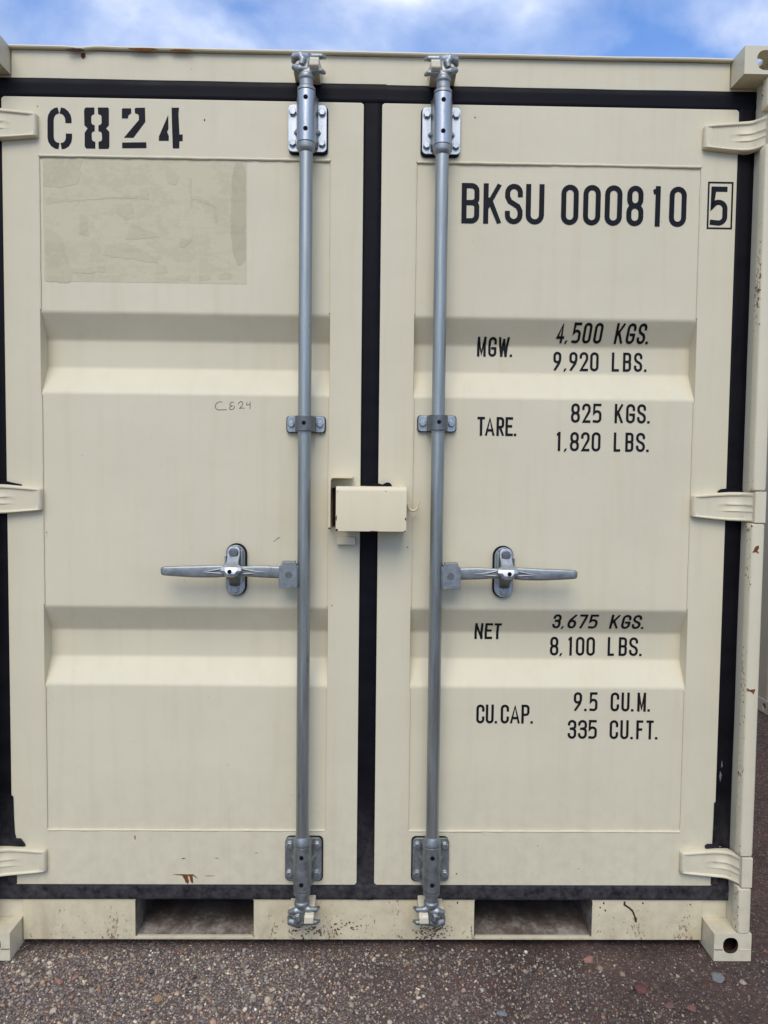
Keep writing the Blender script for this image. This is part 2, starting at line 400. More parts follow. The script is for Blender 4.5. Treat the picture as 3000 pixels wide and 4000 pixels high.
# corner posts and castings
def post(sx, y0, y1, front):
    bm = bmesh.new()
    if front:
        box(bm, 1.0655 * sx, 1.099 * sx, -0.036, 0.14, 0.079, 2.458)
        box(bm, 0.985 * sx, 1.0655 * sx, 0.012, 0.14, 0.079, 2.458)
    else:
        box(bm, 0.99 * sx, 1.099 * sx, y0, y1, 0.079, 2.458)
    return obj('corner_post', bm, 'paint', box_root, bevel=0.002)
HZ = ((0.212, 0.3035, -1), (1.2505, 1.3375, 0), (2.2780, 2.3720, 1))
for sx in (1, -1):
    p = post(sx, 0, 0, True)
    zs = [0.0800, 0.2115, 0.3045, 1.2490, 1.3400, 2.2760, 2.3740, 2.4570]
    for a, b in zip(zs[::2], zs[1::2]):
        bm = bmesh.new(); n = 10
        pr = [(1.0595, -0.036), (1.0598, -0.0630), (1.0615, -0.0660), (1.0650, -0.0675), (1.0900, -0.0675), (1.0945, -0.0655), (1.0965, -0.0610), (1.0965, -0.036)]
        rings = []
        zz = [a, a + 0.003] + list(np.linspace(a + 0.012, b - 0.012, max(3, int((b - a) / 0.05)))) + [b - 0.003, b]
        for k, z in enumerate(zz):
            s = 0.80 if k in (0, len(zz) - 1) else 0.95 if k in (1, len(zz) - 2) else 1.0
            j = mnoise.noise(Vector((z * 5, sx, 0))) * 0.0007
            rings.append([(sx * (1.078 + (x - 1.078) * (s if y < -0.04 else 1) + j), -0.036 + (y + 0.036) * (0.9 if s < 0.9 else 1), z) for x, y in pr])
        loft(bm, rings); obj('hinge_strip', bm, 'edge', p, smooth=True)
    post(sx, 2.26, 2.37, False)

def casting(sx, front, top):
    z0, z1 = (2.457, 2.5305) if top else (0.0, 0.0795)
    y0, y1 = (-0.0675, 0.07) if front else (2.25, 2.375)
    bm = bmesh.new(); box(bm, 0.994 * sx, 1.1005 * sx, y0, y1, z0, z1)
    o = obj('corner_casting', bm, 'chip', box_root)
    zc = (z0 + z1) / 2; cs = []
    cs.append(cutter(lambda b: box(b, 1.006 * sx, 1.0885 * sx, y0 + 0.012, y1 - 0.012, z0 + 0.011, z1 - 0.011)))
    ym = y0 if front else y1
    if top: hx, hw, hh = 1.053, 0.026, 0.0265
    else: hx, hw, hh = 1.0412, 0.0218, 0.0232; zc = 0.0460
    def oval(b, cx, cz, a, c):
        pts = [(sx * (cx + a * math.copysign(abs(math.cos(t)) ** 0.85, math.cos(t))), cz + c * math.copysign(abs(math.sin(t)) ** 0.85, math.sin(t))) for t in [2 * math.pi * k / 24 for k in range(24)]]
        slab(b, pts, ym - 0.03, ym + 0.03)
    cs.append(cutter(lambda b: oval(b, hx, zc, hw, hh)))
    yc = (y0 + y1) / 2
    def side(b): cyl(b, ((1.1) * sx, yc, zc), 0.024, 0.06, 'X', 24)
    cs.append(cutter(side))
    if top: cs.append(cutter(lambda b: cyl(b, (1.0475 * sx, yc, z1), 0.028, 0.06, 'Z', 24)))
    cut(o, cs)
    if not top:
        o.data.materials.append(P['darkrust_shade'])  # dark inner faces stand in for the shade inside the casting
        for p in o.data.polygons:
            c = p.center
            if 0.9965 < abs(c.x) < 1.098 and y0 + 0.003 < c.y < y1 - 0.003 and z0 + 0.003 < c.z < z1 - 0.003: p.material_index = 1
    addbevel(o, 0.0022, 2, 40)
    if front and not top:
        bm = bmesh.new(); tube(bm, [(sx * (0.9955 + 0.0033 * k), -0.0676, 0.0335 + 0.0006 * math.sin(k * 1.9)) for k in range(8)], 0.0011, 6); obj('weld_bead', bm, 'darkrust_shade', o)
        bm = bmesh.new(); tube(bm, [(sx * (1.0640 + 0.0035 * k), -0.0676, 0.0335 + 0.0006 * math.sin(k * 1.9)) for k in range(11)], 0.0011, 6); obj('weld_bead', bm, 'chip', o)
    return o
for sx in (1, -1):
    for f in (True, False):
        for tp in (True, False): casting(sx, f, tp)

# corrugated side and rear walls, side rails, roof, floor
def corr(bm, horizontal_axis, a0, a1, base, sgn, z0, z1, pitch=0.27, depth=0.032):
    prof = []; a = a0
    while a < a1:
        for da, d in ((0, 0), (pitch * .26, 0), (pitch * .5, 1), (pitch * .76, 1)):
            if a + da < a1: prof.append((a + da, d * depth))
        a += pitch
    prof.append((a1, 0))
    for z in (z0, z1): pass
    vv = []
    for t, d in prof:
        pos = base - sgn * d
        co = (lambda z: (pos, t, z)) if horizontal_axis == 'Y' else (lambda z: (t, pos, z))
        vv.append((bm.verts.new(co(z0)), bm.verts.new(co(z1))))
    for p, q in zip(vv[:-1], vv[1:]): bm.faces.new((p[0], q[0], q[1], p[1]))
def body(root, x0, x1, y0, y1, z0, z1, mat):
    for sx, xx in ((-1, x0), (1, x1)):
        bm = bmesh.new(); corr(bm, 'Y', y0, y1, xx - sx * 0.012, sx, z0 + 0.10, z1 - 0.06)
        obj('side_wall', bm, mat, root)
        bm = bmesh.new(); a, b = sorted((xx - sx * 0.004, xx - sx * 0.07)); box(bm, a, b, y0, y1, z0 + 0.017, z0 + 0.115); obj('bottom_side_rail', bm, mat, root, bevel=0.002)
        bm = bmesh.new(); box(bm, a, b, y0, y1, z1 - 0.075, z1 - 0.012); obj('top_side_rail', bm, mat, root, bevel=0.002)
    bm = bmesh.new(); corr(bm, 'X', x0 + 0.1, x1 - 0.1, y1 - 0.02 + 0.11, 1, z0 + 0.1, z1 - 0.06); obj('rear_wall', bm, mat, root)
    bm = bmesh.new(); box(bm, x0 + 0.06, x1 - 0.06, y0, y1 + 0.08, z1 - 0.03, z1 - 0.02); obj('roof', bm, mat, root)
    bm = bmesh.new(); box(bm, x0 + 0.06, x1 - 0.06, y0, y1 + 0.08, z0 + 0.139, z0 + 0.17); obj('floor_plate', bm, mat, root)
body(box_root, -1.1, 1.1, 0.14, 2.26, 0.0, 2.53, 'paint')

# ------------------------------------------------------------------ doors
RIBS = ((1.816, 1.745, 1.667, 1.593), (0.991, 0.916, 0.838, 0.766))
YS, YR = 0.0042, 0.0480
def prof(z):
    for a, b, c, d in RIBS:
        if d < z < a:
            if z > b: return YS + (YR - YS) * (a - z) / (a - b)
            if z > c: return YR
            return YS + (YR - YS) * (z - d) / (c - d)
    return YS
def wob(x, z):
    ex = min(x_ - 0 for x_ in (abs(abs(x) - 0.115), abs(0.918 - abs(x)))) ; k = min(1.0, ex / 0.12)
    return k * (mnoise.noise(Vector((x * 2.6 + 7, 0, z * 3.4))) * 0.0028 + mnoise.noise(Vector((x * 9 + 7, 3, z * 9))) * 0.0005)
def surf(x, z):
    return prof(z) + wob(x, z)
zlist = [0.3416, 2.2393]
for a, b, c, d in RIBS:
    for z in (a, b, c, d):
        zlist += [z - 0.006, z - 0.0025, z + 0.0025, z + 0.006]
zlist += list(np.arange(0.36, 2.23, 0.03)); zlist = sorted(set(round(z, 4) for z in zlist))
zz2 = [zlist[0]]
for z in zlist[1:]:
    if z - zz2[-1] > 0.0024: zz2.append(z)
zz2[-1] = 2.2393
def rounded_prof(z):   # slight radius at the folds
    return 0.25 * prof(z - 0.003) + 0.5 * prof(z) + 0.25 * prof(z + 0.003)
def frame_mesh(bm, xo0, xo1, zo0, zo1, xi0, xi1, zi0, zi1, ro, ri, y0, y1):
    n = 5
    o_, i_ = rrect(xo0, xo1, zo0, zo1, ro, n), rrect(xi0, xi1, zi0, zi1, ri, n)
    rings = []
    for pts, y in ((o_, y1), (o_, y0), (i_, y0), (i_, y1)):
        rings.append([bm.verts.new((x, y, z)) for x, z in pts])
    m_ = len(o_)
    for a, b in ((0, 1), (1, 2), (2, 3), (3, 0)):
        for k in range(m_): bm.faces.new((rings[a][k], rings[a][(k + 1) % m_], rings[b][(k + 1) % m_], rings[b][k]))

def strip(bm, pts, wid, ya, yb, flat=0.55):
    """raised rubber strip along pts (x,z) with a soft section"""
    for (p, q) in zip(pts[:-1], pts[1:]):
        d = Vector((q[0] - p[0], q[1] - p[1])); ln = d.length; d.normalize(); nn = Vector((-d.y, d.x))
        k = max(2, int(ln / 0.04)); rings = []
        for i in range(k + 1):
            s = ln * i / k; c = Vector(p) + d * s
            j = mnoise.noise(Vector((c.x * 5, c.y * 5, 1))) * 0.0012; jw = 1 + mnoise.noise(Vector((c.x * 3, c.y * 3, 9))) * 0.02
            sec = ((-0.5, yb), (-0.5, ya + 0.0015), (-0.47, ya), (-flat * .5, ya - 0.0008), (0, ya), (flat * .3, ya - 0.0012), (0.47, ya), (0.5, ya + 0.0015), (0.5, yb))
            rings.append([(c.x + nn.x * (u * wid * jw + j), y, c.y + nn.y * (u * wid * jw + j)) for u, y in sec])
        loft(bm, rings)

def poly_mark(name, pts, mat, parent, yoff=-0.0006, fn=None, th=0.0005):
    bm = bmesh.new(); f = fn or (lambda x, z: 0.0)
    vs1 = [bm.verts.new((x, f(x, z) + yoff, z)) for x, z in pts]; vs2 = [bm.verts.new((x, f(x, z) + yoff + th, z)) for x, z in pts]
    bm.faces.new(vs1); n = len(pts)
    for k in range(n): bm.faces.new((vs1[k], vs1[(k + 1) % n], vs2[(k + 1) % n], vs2[k]))
    return obj(name, bm, mat, parent)
def blotch(cx, cz, rx, rz, seed, n=16, rough=0.35):
    r_ = random.Random(seed); return [(cx + rx * math.cos(2 * math.pi * k / n) * (1 - rough * r_.random()), cz + rz * math.sin(2 * math.pi * k / n) * (1 - rough * r_.random())) for k in range(n)]

def hinge(bm, zc):
    """forged strap hinge of the right door (x towards the post)"""
    X = [0.9150, 0.9165, 0.922, 0.94, 0.96, 0.98, 1.0, 1.018, 1.034, 1.044, 1.052, 1.060, 1.068]
    Y = [0, 0, 0, 0, 0, -0.0005, -0.001, -0.002, -0.0045, -0.009, -0.017, -0.030, -0.042]
    hh = [0.0275, 0.0300, 0.0315, 0.0335, 0.0355, 0.0375, 0.0392, 0.0405, 0.0408, 0.0408, 0.0408, 0.0405, 0.0400]
    lift = [0.010, 0.016, 0.019, 0.020, 0.020, 0.020, 0.020, 0.020, 0.020, 0.020, 0.020, 0.020, 0.020]
    rings = []
    for k, (x, y, h, t) in enumerate(zip(X, Y, hh, lift)):
        web = t if k < 3 else t - 0.0052
        b = 0.0 if k < 8 else y + 0.010
        sec = [(-1, b), (-1, y - t + 0.006), (-0.975, y - t + 0.0015), (-0.93, y - t), (-0.86, y - t + 0.0005), (-0.80, y - web), (-0.4, y - web)]
        rib = 0 if x < 1.000 else 0.0030 * min(1, (x - 1.000) / 0.02)
        mid = [(-0.36, y - web), (-0.33, y - web - rib), (-0.22, y - web - rib * .7), (-0.16, y - web), (0.08, y - web), (0.12, y - web - rib), (0.24, y - web - rib * .7), (0.30, y - web)]
        sec = sec + mid + [(0.66, y - web), (0.72, y - web), (0.78, y - t + 0.0005), (0.90, y - t), (0.97, y - t + 0.002), (1, y - t + 0.007), (1, b)]
        rings.append([(x, yy, zc + u * h) for u, yy in sec])
    loft(bm, rings)
    box(bm, 1.0655, 1.0955, -0.069, -0.030, zc - 0.0425, zc + 0.0435)

HINGE_Z = (0.2580, 1.2940, 2.3150)
def make_door(side):
    sx = 1 if side == 'R' else -1
    root = empty('door', box_root, label='right door leaf with the black numbers' if sx > 0 else 'left door leaf with the sticker residue')
    xo0, xo1, xi0, xi1 = (0.0252, 1.0168, 0.1212, 0.9178) if sx > 0 else (-1.0168, -0.0253, -0.9178, -0.1144)
    bm = bmesh.new(); frame_mesh(bm, xo0, xo1, 0.1818, 2.3957, xi0, xi1, 0.3416, 2.2393, 0.009, 0.004, 0.0, 0.055)
    obj('door_frame', bm, 'paint', root, bevel=0.0022, seg=3)
    # corrugated panel
    bm = bmesh.new(); xs = np.linspace(xi0 - 0.001, xi1 + 0.001, 46)
    g = [[bm.verts.new((x, rounded_prof(z) + wob(x, z), z)) for x in xs] for z in zz2]
    for j in range(len(zz2) - 1):
        for i in range(len(xs) - 1): bm.faces.new((g[j][i], g[j][i + 1], g[j + 1][i + 1], g[j + 1][i]))
    obj('corrugated_panel', bm, 'paint', root, smooth=True, angle=60)
    # weld beads round the panel
    def bead(p, q, r, amp):
        n = max(8, int((Vector(q) - Vector(p)).length / 0.012)); pts, rr = [], []
        for k in range(n + 1):
            t = k / n; x, z = p[0] + (q[0] - p[0]) * t, p[1] + (q[1] - p[1]) * t
            j = mnoise.noise(Vector((x * 22, z * 22, 5))) * amp
            horiz = abs(q[0] - p[0]) > abs(q[1] - p[1])
            pts.append((x + (0 if horiz else j), 0.0022, z + (j if horiz else 0))); rr.append(r * (1 + 0.3 * mnoise.noise(Vector((x * 60, z * 60, 1)))))
        bm = bmesh.new(); tube(bm, pts, rr, 8); obj('weld_bead', bm, 'paint', root, smooth=True)
    bead((xi0 + .002, 2.2385), (xi1 - .002, 2.2385), 0.0042, 0.0010)
    bead((xi0 + .002, 3.0 and 0.3425), (xi1 - .002, 0.3425), 0.0036, 0.0006)
    for xx, s in ((xi0, 1), (xi1, -1)):
        for a, b in ((0.345, 0.760), (0.997, 1.587), (1.822, 2.236)): bead((xx + s * 0.0008, a), (xx + s * 0.0008, b), 0.0021, 0.0008)
        for za, zb in ((2.243, 2.3945), (0.184, 0.338)):
            bm = bmesh.new(); box(bm, xx - 0.0005, xx + 0.0005, -0.0003, 0.0004, za, zb); obj('rail_seam', bm, 'paint', root)
    # hinges
    for k, z in enumerate(HINGE_Z):
        bm = bmesh.new(); hinge(bm, z)
        if sx < 0:
            for v in bm.verts: v.co.x = -v.co.x
        h = obj('hinge', bm, 'paint', root, smooth=True, bevel=0.0012, seg=2, angle=50)
    # gasket
    bm = bmesh.new(); X = 1.0412 * sx
    ga = 0.0035
    if sx > 0:
        strip(bm, [(0.036, 2.4212), (1.0655, 2.4212)], 0.051, ga, 0.02)
        strip(bm, [(0.0, 0.1590), (1.0655, 0.1590)], 0.046, ga - 0.0004, 0.02)
        strip(bm, [(0, 2.3965), (0, 0.1355)], 0.0505, ga + 0.0006, 0.02)
    else:
        strip(bm, [(-1.0655, 2.4212), (0.037, 2.4222)], 0.0515, ga - 0.0008, 0.02)
        strip(bm, [(-1.0655, 0.1590), (-0.0005, 0.1590)], 0.0465, ga, 0.02)
    strip(bm, [(X, 2.40), (X, 1.78), (X - 0.0015 * sx, 0.18)], 0.049, ga + 0.0003, 0.02)
    gk = obj('gasket', bm, 'rubber', root, smooth=True)
    # loose rubber flaps over the hinges
    fl = {1: [[(0.983, 2.3440), (0.9845, 2.3505), (0.987, 2.3475), (1.02, 2.3570), (1.05, 2.3580), (1.05, 2.346), (1.0, 2.345)],
              [(0.990, 1.3290), (0.991, 1.3380), (1.000, 1.3430), (1.02, 1.3450), (1.047, 1.3450), (1.062, 1.3370), (1.062, 1.325), (0.995, 1.325)],
              [(0.988, 0.2990), (0.9885, 0.3060), (0.996, 0.3100), (1.012, 0.3090), (1.020, 0.3040), (1.030, 0.3000), (1.052, 0.3030), (1.055, 0.290), (0.995, 0.290)]],
          -1: [[(-0.953, 2.344), (-0.956, 2.3535), (-0.962, 2.3500), (-1.03, 2.3600), (-1.03, 2.345), (-0.96, 2.338)],
               [(-0.973, 1.3290), (-0.9735, 1.3350), (-1.00, 1.3400), (-1.02, 1.3450), (-1.06, 1.345), (-1.06, 1.327)],
               [(-0.9766, 0.2980), (-0.980, 0.3060), (-0.9900, 0.3190), (-1.005, 0.3200), (-1.012, 0.330), (-1.06, 0.330), (-1.06, 0.290)]]}[sx]
    for pts in fl:
        bm = bmesh.new(); slab(bm, pts, -0.0075, -0.0015); obj('rubber_flap', bm, 'rubber', root, bevel=0.0012, seg=1)
    f2 = [(1.0158, 0.4330), (1.0120, 0.4300), (1.0115, 0.37), (1.0105, 0.315), (1.0105, 0.21), (0.9945 if False else 1.0095, 0.188), (1.03, 0.188), (1.03, 0.435)] if sx > 0 else \
         [(-1.0158, 0.4450), (-1.0105, 0.4400), (-1.0095, 0.38), (-1.0075, 0.335), (-1.0040, 0.318), (-1.0040, 0.185), (-1.03, 0.185), (-1.03, 0.45)]
    bm = bmesh.new(); slab(bm, f2, -0.004, 0.002); obj('rubber_flap', bm, 'rubber', root, bevel=0.001, seg=1)
    return root, gk
door_r, gk_r = make_door('R'); door_l, gk_l = make_door('L')

# torn rubber peeping out above the lock box
bm = bmesh.new(); slab(bm, [(-0.012, 1.336), (0.0, 1.3425), (0.0138, 1.3485), (0.026, 1.3490), (0.0366, 1.3455), (0.0479, 1.3515), (0.0575, 1.3512), (0.0633, 1.3440), (0.0633, 1.336)], -0.022, -0.006)
obj('rubber_flap', bm, 'rubber', door_r, bevel=0.0015, seg=2)

# marks on the doors
poly_mark('sticker_residue', [(-0.9080, 2.2300), (-0.62, 2.2308), (-0.3481, 2.2320), (-0.3470, 2.06), (-0.3460, 1.9039), (-0.62, 1.9000), (-0.9063, 1.8956), (-0.9068, 2.05)], 'resid', door_l, 0, None)
bpy.data.objects.remove(bpy.data.objects['sticker_residue'])
def sheet(name, x0, x1, z0, z1, mat, parent, inside=None, off=0.0004, nx=40, nz=30):
    bm = bmesh.new(); g = []
    for j in range(nz + 1):
        row = []
        for i in range(nx + 1):
            u, v = i / nx, j / nz; x, z = x0 + (x1 - x0) * u, z0 + (z1 - z0) * v
            if inside: x, z = inside(u, v, x, z)
            row.append(bm.verts.new((x, surf(x, z) - off, z)))
        g.append(row)
    for j in range(nz):
        for i in range(nx): bm.faces.new((g[j][i], g[j][i + 1], g[j + 1][i + 1], g[j + 1][i]))
    r = bmesh.ops.extrude_face_region(bm, geom=bm.faces[:]) if False else None
    return obj(name, bm, mat, parent, smooth=True)
sheet('sticker_residue', -0.9075, -0.347, 1.899, 2.2320, 'resid', door_l)
def smear(u, v, x, z):
    l_ = -0.3905 + 0.018 * abs(2 * v - 1.02) ** 5 + 0.0012 * math.sin(v * 11) + 0.0008 * math.sin(v * 37)
    r_ = -0.3505 - 0.011 * max(0, (v - .90) / .10) ** 2 - 0.016 * max(0, (.06 - v) / .06) + 0.0006 * math.sin(v * 31)
    return l_ + (r_ - l_) * u, z
sheet('adhesive_smear', -0.39, -0.35, 1.9495, 2.2310, 'smear', door_l, smear, 0.0009, 6, 60)
RES = [[(100, 105), (320, 105), (305, 150), (310, 210), (290, 240), (190, 262), (100, 250)], [(100, 320), (340, 325), (640, 290), (700, 295), (620, 315), (450, 320), (180, 345), (110, 355)], [(590, 455), (720, 505), (750, 535), (660, 542), (560, 545)], [(450, 580), (560, 560), (640, 600), (740, 655), (740, 680), (610, 660), (520, 655), (430, 635)], [(865, 535), (935, 545), (900, 590), (865, 590)], [(770, 690), (795, 695), (795, 735), (770, 740)], [(970, 740), (1040, 735), (1045, 770), (975, 775)], [(1090, 732), (1165, 730), (1165, 765), (1095, 768)], [(105, 480), (200, 540), (215, 620), (260, 740), (240, 795), (108, 795)], [(250, 720), (440, 700), (450, 735), (260, 745)], [(840, 750), (920, 745), (915, 780), (845, 775)], [(500, 350), (600, 345), (610, 420), (560, 440), (510, 400)], [(790, 160), (840, 155), (870, 200), (850, 235), (795, 225)], [(920, 200), (935, 200), (940, 350), (925, 355)], [(950, 290), (1070, 345), (1080, 440), (1068, 445), (1060, 360), (940, 315)], [(640, 260), (690, 262), (690, 320), (650, 322)], [(300, 410), (350, 415), (350, 530), (305, 520)]]
for pg in RES:
    q = []
    for (a, b), (c, d) in zip(pg, pg[1:] + pg[:1]):
        n_ = max(1, int(math.hypot(c - a, d - b) / 14))
        for k in range(n_): q.append((a + (c - a) * k / n_ + rnd.uniform(-5, 5), b + (d - b) * k / n_ + rnd.uniform(-5, 5)))
    poly_mark('adhesive_smear', [(-0.908 + (a - 95) * 0.000487, 2.2315 - (b - 100) * 0.000481) for a, b in q], 'resid2', door_l, -0.0008, surf, 0.0003)

# ------------------------------------------------------------------ lettering
def arc(cx, cy, rx, ry, a0, a1, n=9): return [(cx + rx * math.cos(rad(a0 + (a1 - a0) * k / n)), cy + ry * math.sin(rad(a0 + (a1 - a0) * k / n))) for k in range(n + 1)]
def glyph(ch, W, H):
    """centre lines of a condensed gothic letter: list of (points, closed)"""
    r = W / 2
    if ch == '0': return [(arc(r, r, r, r, 180, 360) + arc(r, H - r, r, r, 0, 180), True)]
    if ch == '8':
        h = H * 0.50; q = min(r, h / 2)
        return [(arc(r, q, r, q, 180, 360) + arc(r, h - q, r, q, 0, 180), True), (arc(r, h + q, r * .93, q, 180, 360) + arc(r, H - q, r * .93, q, 0, 180), True)]
    if ch == '5': return [([(W * .95, H), (W * .06, H), (0, H * .50)] + arc(r * .95, H * .60 - r * .92, r * 1.05, r, 125, 0) + arc(r * .9, r, r * 1.1, r, 0, -80) + [(0.02 * W, 0.02 * H)], False)]
    if ch == '1': return [([(W, 0), (W, H)], False), ([(0, H * .925), (W, H * .955)], False)]
    if ch == '9': return [(arc(r, H * .46 + r * .9, r, r * .95, 180, 360) + arc(r, H - r, r, r, 0, 180), True), ([(W, H - r), (W, H * .62), (W * .82, H * .38), (W * .12, 0)], False)]
    if ch == '6': return [(arc(r, r, r, r, 180, 360) + arc(r, H * .54 - r * .9, r, r * .95, 0, 180), True), ([(0, r), (0, H * .38), (W * .18, H * .62), (W * .88, H)], False)]
    if ch == '2': return [([(0, H * .76)] + arc(r, H - r, r, r, 172, 0) + [(W, H * .66), (W * .9, H * .55), (0, 0), (W, 0)], False)]
    if ch == '3': return [([(0, H * .80)] + arc(r, H - r, r, r, 165, 0) + [(W, H * .68)] + arc(r * .8, H * .68, W - r * .8, H * .14, 0, -80, 6) + [(W * .32, H * .54)], False),
                          ([(W * .5, H * .54)] + arc(r * .8, H * .40, W - r * .8, H * .14, 80, 0, 6) + arc(r, r, r, r, 0, -165) + [(0, H * .20)], False)]
    if ch == '4': return [([(W * .74, 0), (W * .74, H), (0, H * .24), (W, H * .24)], False)]
    if ch == '7': return [([(0, H), (W, H), (W * .9, H * .8), (W * .28, 0)], False)]
    if ch == 'K': return [([(0, 0), (0, H)], False), ([(W * .96, H), (0, H * .36)], False), ([(W * .30, H * .60), (W * .98, 0)], False)]
    if ch == 'S': return [([(W, H * .77)] + arc(r, H - r, r, r, 8, 180) + [(0, H * .70), (W * .18, H * .57), (W * .82, H * .43), (W, H * .30)] + arc(r, r, r, r, 0, -172) + [(0, H * .23)], False)]
    if ch == 'U': return [([(0, H)] + arc(r, r, r, r, 180, 360) + [(W, H)], False)]
    if ch == 'B':
        k = W * .42
        return [([(0, 0), (0, H), (W - k, H)] + arc(W - k, H - k, k, k, 90, 0, 5) + arc(W - k, H * .52 + k * .7, k, k * .7, 0, -90, 4) + [(0, H * .52)], False),
                ([(W * .3, H * .52), (W - k, H * .52)] + arc(W - k, H * .52 - k * .7, k, k * .7, 90, 0, 4) + arc(W - k, k, k, k, 0, -90, 5) + [(0, 0)], False)]
    if ch == 'P' or ch == 'R':
        k = W * .45; s = [([(0, 0), (0, H), (W - k, H)] + arc(W - k, H - k, k, k, 90, 0, 5) + arc(W - k, H * .46 + k, k, k, 0, -90, 5) + [(0, H * .46)], False)]
        if ch == 'R': s.append(([(W * .42, H * .46), (W, 0)], False))
        return s
    if ch == 'G': return [([(W, H * .74)] + arc(r, H - r, r, r, 0, 180) + arc(r, r, r, r, 180, 360) + [(W, H * .44), (W * .5, H * .44)], False)]
    if ch == 'C': return [([(W, H * .72)] + arc(r, H - r, r, r, 0, 180) + arc(r, r, r, r, 180, 360) + [(W, H * .28)], False)]
    if ch == 'M': return [([(0, 0), (0, H)], False), ([(0, H), (r, H * .12), (W, H)], False), ([(W, H), (W, 0)], False)]
    if ch == 'N': return [([(0, 0), (0, H)], False), ([(0, H), (W, 0)], False), ([(W, 0), (W, H)], False)]
    if ch == 'W': return [([(0, H), (W * .25, 0)], False), ([(W * .25, 0), (r, H * .9)], False), ([(r, H * .9), (W * .75, 0)], False), ([(W * .75, 0), (W, H)], False)]
    if ch == 'L': return [([(0, H), (0, 0), (W, 0)], False)]
    if ch == 'E': return [([(W, H), (0, H), (0, 0), (W, 0)], False), ([(0, H * .52), (W * .85, H * .52)], False)]
    if ch == 'F': return [([(W, H), (0, H), (0, 0)], False), ([(0, H * .52), (W * .8, H * .52)], False)]
    if ch == 'T': return [([(0, H), (W, H)], False), ([(r, H), (r, 0)], False)]
    if ch == 'A': return [([(0, 0), (r, H * 1.02), (W, 0)], False), ([(W * .18, H * .26), (W * .82, H * .26)], False)]
    return []
def ribbon(pts, t, closed, ext=True):
    P_ = [Vector(p) for p in pts]
    q = [P_[0]]
    for p in P_[1:]:
        if (p - q[-1]).length > 1e-5: q.append(p)
    if closed and (q[0] - q[-1]).length < 1e-5: q.pop()
    P_ = q; n = len(P_)
    if not closed and ext:
        P_[0] = P_[0] + (P_[0] - P_[1]).normalized() * t / 2; P_[-1] = P_[-1] + (P_[-1] - P_[-2]).normalized() * t / 2
    out_ = []
    for i in range(n):
        a = P_[(i - 1) % n] if (closed or i > 0) else None; b = P_[(i + 1) % n] if (closed or i < n - 1) else None
        d1 = (P_[i] - a).normalized() if a is not None else None; d2 = (b - P_[i]).normalized() if b is not None else None
        d1 = d1 if d1 is not None else d2; d2 = d2 if d2 is not None else d1
        nn = Vector((-d1.y, d1.x)) + Vector((-d2.y, d2.x))
        if nn.length < 1e-4: nn = Vector((-d1.y, d1.x))
        nn.normalize(); k = max(0.45, nn.dot(Vector((-d1.y, d1.x))))
        out_.append((P_[i] + nn * t / 2 / k, P_[i] - nn * t / 2 / k))
    return out_
def drape(bm, fn, off, zcuts=True):
    if zcuts:
        for rb in RIBS:
            for z in rb:
                bmesh.ops.bisect_plane(bm, geom=bm.verts[:] + bm.edges[:] + bm.faces[:], plane_co=(0, 0, z), plane_no=(0, 0, 1))
    for v in bm.verts: v.co.y = fn(v.co.x, v.co.z) - off + v.co.y
def letter_row(z0, z1, glyphs, t, parent, mat='letter', flat=False):
    for ch, x0, x1 in glyphs:
        bm = bmesh.new()
        if ch == '.': x1 = x0 + t * 1.05
        if ch in '.,':
            pts = [(x0, z0), (x0 + t, z0), (x0 + t, z0 + t), (x0, z0 + t)] if ch == '.' else [(x0 - t * .35, z0 - t * .3), (x0 + t * .25, z0 - t * .3), (x0 + t * 1.0, z0 + t), (x0 + t * .1, z0 + t)]
            bm.faces.new([bm.verts.new((x, 0, z)) for x, z in pts])
        else:
            W, H = x1 - x0 - t, z1 - z0 - t
            for si, (pts, closed) in enumerate(glyph(ch, W, H)):
                rb = ribbon(pts, t, closed); yo = -si * 0.00012
                vv = [[bm.verts.new((min(max(x0 + t / 2 + p.x, x0), x1), yo, min(max(z0 + t / 2 + p.y, z0), z1))) for p in pr] for pr in rb]
                for k in range(len(vv) if closed else len(vv) - 1):
                    a, b = vv[k], vv[(k + 1) % len(vv)]
                    try: bm.faces.new((a[0], b[0], b[1], a[1]))
                    except ValueError: pass
        fn = (lambda x, z: 0.0) if flat else surf
        drape(bm, fn, 0.0007 if flat else 0.0011)
        obj('letter', bm, mat, parent)

